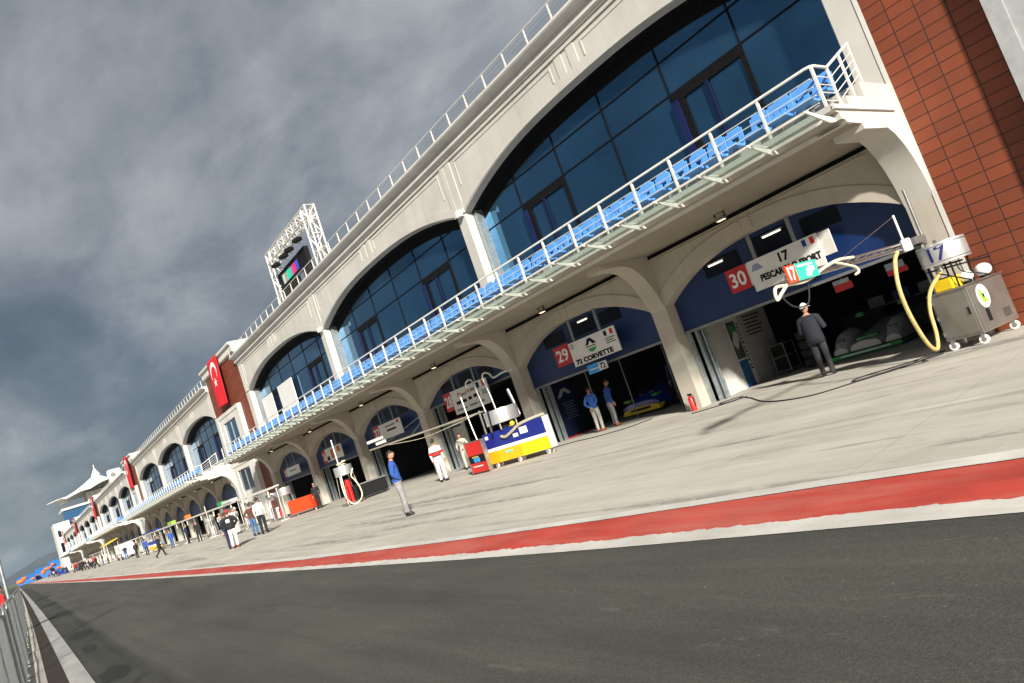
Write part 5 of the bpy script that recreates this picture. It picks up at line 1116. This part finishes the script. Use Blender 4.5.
def head_mesh(bm, c, turn, mi_skin, yaw=0., pitch=0.):
    """head ellipsoid with brow, nose, chin, ears; face towards +Y"""
    nu, nv = 20, 16; vs = []
    R = Matrix.Rotation(yaw, 3, 'Z') @ Matrix.Rotation(pitch, 3, 'X')
    def P(x, y, z): return Vector(c)+R @ Vector((x, y, z))
    def prof(th, ph):
        x, y, z = math.cos(ph)*math.sin(th), math.cos(ph)*math.cos(th), math.sin(ph)
        rx, ry, rz = .074, .094, .115
        if z < 0: rx *= 1-.22*(-z)**1.3; 
        X, Y, Z = x*rx, y*ry, z*rz
        f = max(0, math.cos(th))
        if y > 0: Y -= .010*max(0, -z)*0; Y += .004*math.exp(-((z-.22)/.14)**2)*f
        Y += .021*math.exp(-((th)/.20)**2)*math.exp(-((z+.12)/.17)**2)*(1 if y > 0 else 0)     # nose
        Y -= .007*(math.exp(-((th-.42)/.2)**2)+math.exp(-((th+.42)/.2)**2))*math.exp(-((z-.06)/.12)**2)   # eye sockets
        Y += .006*math.exp(-(th/.3)**2)*math.exp(-((z+.55)/.1)**2)+.010*math.exp(-(th/.4)**2)*math.exp(-((z+.88)/.14)**2)
        return X, Y, Z
    ring = []
    for j in range(nv+1):
        ph = -PI/2+PI*j/nv; ring.append([bm.verts.new(P(*prof(-PI+2*PI*i/nu, ph))) for i in range(nu)])
    for j in range(nv):
        for i in range(nu):
            f = bm.faces.new((ring[j][i], ring[j][(i+1) % nu], ring[j+1][(i+1) % nu], ring[j+1][i])); f.material_index = mi_skin; f.smooth = True
    for s in (-1, 1):   # ears
        vs = [bm.verts.new(P(s*(.072+.016*math.sin(PI*k/6)*.9), -.012+.022*math.cos(PI*2*k/10), .0+.032*math.sin(2*PI*k/10))) for k in range(10)]
        cc = bm.verts.new(P(s*.088, -.012, 0))
        for k in range(10):
            f = bm.faces.new((vs[k], vs[(k+1) % 10], cc)); f.material_index = mi_skin
    return P
def person(label, loc, heading, pose='stand', h=1.75, top='blue', bottom='grey', shoe='shoe', hair=HAIRD, cap=None, yaw=0., pitch=0., long_top=.0, sleeves=True, overall=False, extra=None, lod=2, group=None, fem=1.0, lean=0.):
    """heading: direction the figure faces, as an (x, y) vector"""
    t = thing('person', label, 'person', (0, 0, 0), group)
    J = base_pose(); J.update(POSES[pose])
    if lean:
        for n in list(J):
            x, y, z = J[n]
            if z > .93: J[n] = (x, y+lean*(z-.93), z-abs(lean)*.12*(z-.93))
    E_ = [('pelvis', 'waist'), ('waist', 'chest'), ('chest', 'upper'), ('upper', 'neck'), ('neck', 'headb')]
    for n in 'LR': E_ += [('pelvis', 'hip'+n), ('hip'+n, 'knee'+n), ('knee'+n, 'ank'+n), ('ank'+n, 'ball'+n), ('ball'+n, 'toe'+n), ('ank'+n, 'heel'+n), ('upper', 'sh'+n), ('sh'+n, 'elb'+n), ('elb'+n, 'wr'+n)]
    frad = {}
    if lod >= 2 and pose != 'pockets':
        for s, n in ((-1, 'L'), (1, 'R')):
            w_, e_ = Vector(J['wr'+n]), Vector(J['elb'+n]); d_ = (w_-e_).normalized(); side = Vector((0, 1, 0))
            side = (side-d_*side.dot(d_)); side = side.normalized() if side.length > .2 else Vector((1, 0, 0)); nn = d_.cross(side).normalized()*(-s)
            J['palm'+n] = tuple(w_+d_*.06); E_.append(('wr'+n, 'palm'+n)); frad['palm'+n] = (.034, .020)
            for k, (o_, L_) in enumerate(((.030, .070), (.010, .080), (-.010, .074), (-.028, .058))):
                a = w_+d_*.095+side*o_; b_ = a+d_*L_*.5+nn*.008; c_ = a+d_*L_*.85+nn*.028
                for q, v in (('a', a), ('b', b_), ('c', c_)): J['f%d%s%s' % (k, q, n)] = tuple(v); frad['f%d%s%s' % (k, q, n)] = (.0095, .0095)
                E_ += [('palm'+n, 'f%da%s' % (k, n)), ('f%da%s' % (k, n), 'f%db%s' % (k, n)), ('f%db%s' % (k, n), 'f%dc%s' % (k, n))]
            a = w_+d_*.05+side*.045; b_ = w_+d_*.09+side*.06+nn*.012
            J['tha'+n] = tuple(a); J['thb'+n] = tuple(b_); frad['tha'+n] = (.012, .012); frad['thb'+n] = (.009, .009); E_ += [('palm'+n, 'tha'+n), ('tha'+n, 'thb'+n)]
    def rad(n):
        if n in frad: return frad[n]
        r = RAD.get(n) or RAD[n[:-1]]
        k = 1.0
        if n[:-1] in ('hip', 'knee', 'ank'): k = 1.10
        if n[:-1] in ('sh', 'elb'): k = 1.08
        return (r[0]*k*fem, r[1]*k)
    me = skin_mesh(J, E_, rad, 'pelvis', 2 if lod >= 2 else 1)
    mats = [SKIN, C[top], C[bottom], C[shoe], mat('eye', (.02, .015, .012), .3), mat('lips', (.30, .10, .08), .5)]
    for m in mats: me.materials.append(m)
    hemz = .93-long_top
    wr = [Vector(J['wrL']), Vector(J['wrR'])]; el = [Vector(J['elbL']), Vector(J['elbR'])]
    for p in me.polygons:
        c = Vector(p.center); k = 1
        if c.z < .115 and c.z < .13: k = 3
        elif c.z < hemz and abs(c.x) < .235: k = 2
        for w_, e_ in zip(wr, el):
            d_ = (w_-e_).normalized()
            al = (c-w_).dot(d_)
            if -.015 < al < .24 and ((c-w_)-d_*al).length < (.085 if al > .05 else .055) and pose != 'pockets': k = 0
            elif (c-(w_+e_)/2).length < .15 and c.z > .6 and (abs(c.x) > .16 or c.y > .13 or c.y < -.12): k = 1 if sleeves else 0
        if c.z > 1.485+lean*0 and abs(c.x) < .08: k = 0
        if pose == 'walk' and c.z < .2: k = 3 if min((c-Vector(J[q])).length for q in ('ballL', 'ballR', 'heelL', 'heelR', 'toeL', 'toeR')) < .09 else 2
        p.material_index = k
    bm = bmesh.new(); bm.from_mesh(me)
    hb = Vector(J['headb']); hc_ = (hb.x, hb.y+.015, hb.z+.105)
    P = head_mesh(bm, hc_, 0, 0, yaw, pitch)
    def blob(c, r, mi):
        g = bmesh.ops.create_icosphere(bm, subdivisions=1, radius=1, matrix=Matrix.Translation(P(*c)) @ (Matrix.Rotation(yaw, 4, 'Z') @ Matrix.Diagonal((*r, 1))))
        for v in g['verts']:
            for f in v.link_faces: f.material_index = mi
    for s in (-1, 1): blob((s*.030, .078, .010), (.012, .008, .007), 4); blob((s*.031, .086, .028), (.018, .006, .004), 4)
    blob((0, .083, -.060), (.022, .010, .006), 5)
    bm.to_mesh(me); bm.free(); me.name = 'body'
    for p in me.polygons: p.use_smooth = True
    b_ = bpy.data.objects.new('body', me); COL.objects.link(b_); b_.parent = t
    # hair and cap
    def shell(name, m, sx, zmin_front, zmin_back, grow, parent):
        mb = MB(); nu, nv = 18, 9; vs = []; 
        for j in range(nv+1):
            for i in range(nu):
                th = -PI+2*PI*i/nu; f = (1+math.cos(th))/2; z0 = zmin_back+(zmin_front-zmin_back)*f**.8
                ph = math.asin(max(-1, min(1, z0)))+(PI/2-math.asin(max(-1, min(1, z0))))*j/nv
                vs.append(P(math.cos(ph)*math.sin(th)*(.074+grow), math.cos(ph)*math.cos(th)*(.094+grow)-.004, math.sin(ph)*(.115+grow)))
        fs = [(j*nu+i, j*nu+(i+1) % nu, (j+1)*nu+(i+1) % nu, (j+1)*nu+i) for j in range(nv) for i in range(nu)]
        mb.add(vs, fs); o = mb.build(name, m, parent, smooth=True); s_ = o.modifiers.new('t', 'SOLIDIFY'); s_.thickness = .008; return o
    if cap is None or lod >= 2: shell('hair', hair, 1, .42, -.45, .008, t)
    if cap is not None:
        cp_ = shell('cap', cap, 1, .28, .02, .016, t); mb = MB(); pk = []
        for i in range(7): a = -.8+1.6*i/6; pk.append(P(math.sin(a)*.085, math.cos(a)*.108, .030)); 
        pk2 = [P(math.sin(-.7+1.4*i/6)*.085, .10+math.cos(-.7+1.4*i/6)*.075, .018) for i in range(7)]
        mb.add(pk+pk2, [(i, i+1, 7+i+1, 7+i) for i in range(6)]); o = mb.build('peak', cap, cp_); s_ = o.modifiers.new('t', 'SOLIDIFY'); s_.thickness = .006
    if extra: extra(t, J)
    a = math.atan2(-heading[0], heading[1]); s_ = h/1.775
    t.location = (loc[0], loc[1], .0); t.rotation_euler = (0, 0, a); t.scale = (s_, s_, s_)
    OFFS[t.name] = (0, 0, 0)
    return t
def belt_jacket(m, z0, z1, rx, ry, name='jacket_hem', cy=-.005):
    def f(t, J):
        mb = MB(); n = 20; rr = []
        for k in range(5):
            u = k/4; z = z0+(z1-z0)*u; g = 1.06-.06*u; rr.append([(rx*g*math.cos(2*PI*i/n), cy+ry*g*math.sin(2*PI*i/n), z) for i in range(n)])
        mb.loft(rr, cap=False); o = mb.build(name, m, t, smooth=True); s_ = o.modifiers.new('t', 'SOLIDIFY'); s_.thickness = .012
    return f
def jacket(m, hem=.82):
    def f(t, J):
        mb = MB(); n = 24; rr = []
        for z, rx, ry, cy in ((hem, .205, .165, -.005), (hem+.12, .20, .158, -.005), (1.08, .192, .150, -.005), (1.22, .205, .155, -.01), (1.34, .205, .145, -.01), (1.42, .165, .115, -.01), (1.475, .085, .085, -.005)):
            rr.append([(rx*math.cos(2*PI*i/n)*(1+.025*math.sin(i*2.1+z*9)), cy+ry*math.sin(2*PI*i/n)*(1+.03*math.sin(i*1.7+z*14)), z) for i in range(n)])
        mb.loft(rr, cap=False); o = mb.build('jacket', m, t, smooth=True); s_ = o.modifiers.new('t', 'SOLIDIFY'); s_.thickness = .012
        for q in 'LR':
            MB().tube([J['sh'+q], Vector(J['sh'+q]).lerp(Vector(J['elb'+q]), .5), J['elb'+q], Vector(J['elb'+q]).lerp(Vector(J['wr'+q]), .5), J['wr'+q]], .086, 12, .052).build('sleeve', m, t, smooth=True)
    return f
def suit_bands(t, J):
    for (z0, z1, m, rx, ry) in ((1.10, 1.20, C['red'], .178, .136), (1.215, 1.245, C['black'], .186, .142), (1.06, 1.085, C['black'], .168, .130)):
        belt_jacket(m, z0, z1, rx, ry, 'chest_band')(t, J)
    for s in (-1, 1):
        e_, sh = Vector(J['elb'+('L' if s < 0 else 'R')]), Vector(J['sh'+('L' if s < 0 else 'R')])
        MB().tube([e_.lerp(sh, .05), e_.lerp(sh, .42)], .072, 12, .078).build('sleeve_band', C['red'], t, smooth=True)
def emblem_back(t, J):
    jacket(C['black'], .90)(t, J)
    MB().obox((0, -.178, 1.28), (.17, .02, .16)).build('white_emblem', C['white'], t, bevel=.03)
def belt(m): return belt_jacket(m, .955, .99, .165, .125, 'belt')
person('man in a blue shirt and grey trousers standing alone on the apron', (8.06, 16.45), (.88, -.47), 'pockets', 1.75, 'blue', 'grey', fem=1.10, long_top=-.03, yaw=-.15, extra=belt_jacket(C['blue'], .93, 1.02, .172, .132, 'shirt_hem'))
person('man in a charcoal jacket and white cap at the front of garage 30', (15.9, 8.68), (.97, .22), 'front', 1.84, 'char', 'dgrey', cap=C['white'], yaw=-.45, long_top=.1, extra=jacket(C['char'], .80))
person('driver in a white race suit with red and black bands, walking away', (13.2, 23.1), (.75, .66), 'stand', 1.68, 'white', 'white', fem=1.14, extra=suit_bands)
person('man in a blue sweater with hands behind his back in garage 29, nearer the banner', (16.65, 17.65), (.96, .28), 'behind', 1.62, 'blue', 'lgrey', 'shoer', hair=HAIRB, pitch=-.1, yaw=-.2, extra=belt_jacket(C['blue'], .95, 1.04, .172, .132, 'sweater_hem'))
person('man in a blue shirt leaning to look at the car in garage 29', (17.15, 17.35), (.9, -.43), 'stand', 1.68, 'blue', 'grey', 'shoer', hair=HAIRB, lean=.18, pitch=-.3)
person('dark figure standing behind the blue car in garage 29', (18.9, 15.6), (-.9, -.3), 'stand', 1.75, 'navy', 'dgrey', lean=.15, pitch=-.4)
person('man in cream overalls leaning by the poster of garage 28', (15.3, 24.5), (-.75, -.66), 'lean', 1.55, 'cream', 'cream', extra=belt(C['black']))
person('man in black standing at the right end of the orange-red cart', (14.4, 39.9), (-.6, -.8), 'stand', 1.56, 'black', 'black', hair=HAIRB)
person('man in a red cap and black jacket with a white emblem, white trousers', (7.6, 32.1), (.55, .83), 'hips', 1.68, 'black', 'white', 'shoered', cap=C['red'], extra=emblem_back)
person('man in dark clothes close behind the man in the red cap', (7.6, 32.8), (.6, .8), 'stand', 1.62, 'navy', 'navy', hair=HAIRB)
person('man in a white shirt and black trousers, back turned', (9.66, 34.8), (.6, .8), 'stand', 1.8, 'white', 'black')
person('person in a brown jacket and jeans beside the man in the white shirt', (9.6, 36.1), (.7, .7), 'hips', 1.66, 'brown', 'jeans', hair=HAIRB)
person('man in black striding along the apron towards the right', (8.55, 57.4), (.95, -.3), 'walk', 1.62, 'black', 'black', extra=jacket(C['black'], .78))
GW = 'mechanics in white overalls'
for i, (x, y, l, p_, tp, bt) in enumerate(((11.6, 47.5, 'mechanic in white overalls standing nearest the silver drum rigs', 'stand', 'white', 'white'), (11.9, 52.5, 'mechanic in pale grey overalls under the second gantry, red shoes', 'lean', 'lgrey', 'lgrey'), (12.1, 49.3, 'mechanic in white overalls and white cap bending by the gantry', 'hips', 'white', 'white'))):
    person(l, (x, y), (.5, -.8), p_, 1.7, tp, bt, 'shoered' if i == 1 else 'shoe', cap=C['white'] if i == 2 else None, lean=.2 if i == 2 else 0, group=GW, lod=1)
for (x, y, l, tp, bt, hd) in ((12.0, 61, 'person in black standing under the third gantry', 'black', 'black', (-.6, -.8)), (12.2, 66.5, 'person in a dark jacket by the far drum rig', 'navy', 'black', (.8, -.5)), (12.0, 73, 'person in a blue jacket and jeans under the fourth gantry', 'blue', 'jeans', (-.7, -.7)), (10.8, 80, 'person in blue standing before the small striped cart', 'blue', 'navy', (.6, .8)), (10.4, 84, 'person in a grey jacket beside the small striped cart', 'dgrey', 'dgrey', (.6, -.8)), (11.0, 98, 'person in jeans and a dark blue top near the white van', 'navy', 'jeans', (0, -1))):
    person(l, (x, y), hd, 'stand', 1.7, tp, bt, hair=HAIRB, lod=1)
person('spectator in a red top and black trousers behind the barriers on the left', (-.45, 30, 0), (.9, .4), 'stand', 1.75, 'red', 'black', lod=1)
# far crowd: four figures, copied
protos = []
CG = 'people crowding the far end of the pit lane'
CL = {('black', 'black'): 'person in black among the crowd at the far end of the pit lane', ('navy', 'jeans'): 'person in a dark blue top and jeans in the far crowd', ('white', 'dgrey'): 'person in a white top in the far crowd', ('red', 'black'): 'person in a red top in the far crowd', ('dgrey', 'grey'): 'person in a grey top in the far crowd'}
for (tp, bt), l in CL.items(): protos.append(person(l, (10, 100), (0, -1), random.choice(['stand', 'hips', 'walk']), 1.72, tp, bt, hair=random.choice([HAIRD, HAIRB]), lod=1, group='%s, %s' % (CG, tp)))
random.seed(11)
spots = [(random.uniform(8.6, 11.6), random.uniform(112, 190)) for _ in range(26)]+[(random.uniform(7.5, 10.5), random.uniform(190, 260)) for _ in range(9)]
for i, (x, y) in enumerate(spots):
    p_ = protos[i % 5 if i % 3 else 0]; a = random.uniform(-3.1, 3.1); s_ = random.uniform(.92, 1.05)*1.72/1.775
    if i < 5: protos[i].location = (x, y, 0); protos[i].rotation_euler = (0, 0, a)
    else: dup(p_, (x, y, 0), a, None, None, s_)
# ------------------------------------------------------------------ camera
def cam_matrix(f, vp, roll):
    d = Vector((vp[0]-512, -(vp[1]-341.5), -f)).normalized()
    n = d.cross(Vector((1, roll, 0))).normalized()
    if n.y < 0: n = -n
    x = d.cross(n)
    return Matrix((x, d, n))
cd = bpy.data.cameras.new('camera'); cam = bpy.data.objects.new('camera', cd); COL.objects.link(cam)
cd.sensor_width = 36; cd.lens = 683/1024*36; cd.clip_end = 9000; cd.clip_start = .05
cam.matrix_world = Matrix.Translation((0, 0, EYE)) @ cam_matrix(683, (14, 584), .345).to_4x4()
SC.camera = cam
# ------------------------------------------------------------------ light
d = Vector((1.0, 1.95, -1.08)).normalized()
el = math.asin(-d.z); az = math.atan2(-d.x, -d.y)     # direction towards the sun, clockwise from +Y
ld = bpy.data.lights.new('sun', 'SUN'); ld.energy = 5.0; ld.angle = math.radians(3.0); ld.color = (1, .945, .86)
sun = bpy.data.objects.new('sun', ld); COL.objects.link(sun); sun.rotation_euler = d.to_track_quat('-Z', 'Y').to_euler(); sun.location = (-30, -60, 60)
w = bpy.data.worlds.new('World'); SC.world = w; w.use_nodes = True; t = w.node_tree; bg = t.nodes['Background']
sky = t.nodes.new('ShaderNodeTexSky'); sky.sky_type = 'NISHITA'; sky.sun_disc = False; sky.sun_elevation = el; sky.sun_rotation = az
tc = t.nodes.new('ShaderNodeTexCoord'); sp = t.nodes.new('ShaderNodeSeparateXYZ'); t.links.new(tc.outputs['Generated'], sp.inputs[0])
def M(op, a, b=None):
    n = t.nodes.new('ShaderNodeMath'); n.operation = op
    for i, v in enumerate((a, b)):
        if v is None: continue
        if hasattr(v, 'node'): t.links.new(v, n.inputs[i])
        else: n.inputs[i].default_value = v
    return n.outputs[0]
zz = M('ADD', M('MAXIMUM', sp.outputs[2], 0.0), .30)
cv = t.nodes.new('ShaderNodeCombineXYZ'); t.links.new(M('DIVIDE', sp.outputs[0], zz), cv.inputs[0]); t.links.new(M('DIVIDE', sp.outputs[1], zz), cv.inputs[1])
mp = t.nodes.new('ShaderNodeMapping'); mp.inputs['Rotation'].default_value = (0, 0, .5); mp.inputs['Scale'].default_value = (1.0, .6, 1); mp.inputs['Location'].default_value = (2.3, 1.1, 0)
t.links.new(cv.outputs[0], mp.inputs[0])
n1 = noise(t, mp.outputs[0], 1.25, 8, .5, .5)
n2 = noise(t, mp.outputs[0], 3.6, 10, .62, .35)
n3 = noise(t, mp.outputs[0], 9.5, 8, .6, .3)
cl = M('ADD', M('ADD', M('MULTIPLY', n1, .58), M('MULTIPLY', n2, .30)), M('MULTIPLY', n3, .12))
cl = M('ADD', M('MULTIPLY', M('SUBTRACT', cl, .5), 1.25), M('ADD', .462, M('MULTIPLY', M('MINIMUM', M('MAXIMUM', sp.outputs[2], 0.),   .6), .15)))
cc = ramp(t, cl, [(.36, (.85, 1.10, 1.40)), (.45, (1.35, 1.62, 1.95)), (.53, (2.2, 2.45, 2.75)), (.62, (3.6, 3.8, 4.0)), (.72, (5.2, 5.3, 5.4))])
# the cloud thins out towards the sun behind the camera
vd = t.nodes.new('ShaderNodeVectorMath'); vd.operation = 'DOT_PRODUCT'; t.links.new(tc.outputs['Generated'], vd.inputs[0]); vd.inputs[1].default_value = -d
thin = ramp(t, vd.outputs['Value'], [(.25, 0.), (.95, .75)])
lp = mixc(t, thin, cc, (2.6, 2.55, 2.5))
sk = mixc(t, .90, sky.outputs[0], lp)
t.links.new(sk, bg.inputs[0]); bg.inputs[1].default_value = .06
hz = MB(); hz.box(-2600, 2600, -320, 4600, -1.6, 120); hm_ = bpy.data.materials.new('haze_air'); hm_.use_nodes = True; th = hm_.node_tree; th.nodes.remove(th.nodes['Principled BSDF'])
pv = th.nodes.new('ShaderNodeVolumePrincipled'); pv.inputs['Color'].default_value = (.62, .80, 1.0, 1); pv.inputs['Density'].default_value = .00008; th.links.new(pv.outputs[0], th.nodes['Material Output'].inputs['Volume'])
ho = hz.build('haze', hm_); ho['kind'] = 'stuff'
SC.view_settings.view_transform = 'Standard'; SC.view_settings.look = 'None'; SC.view_settings.exposure = .76; SC.view_settings.gamma = 1
SC.view_settings.use_curve_mapping = False
SC.render.engine = 'CYCLES'; SC.cycles.max_bounces = 6; SC.cycles.transparent_max_bounces = 12; SC.cycles.use_denoising = True
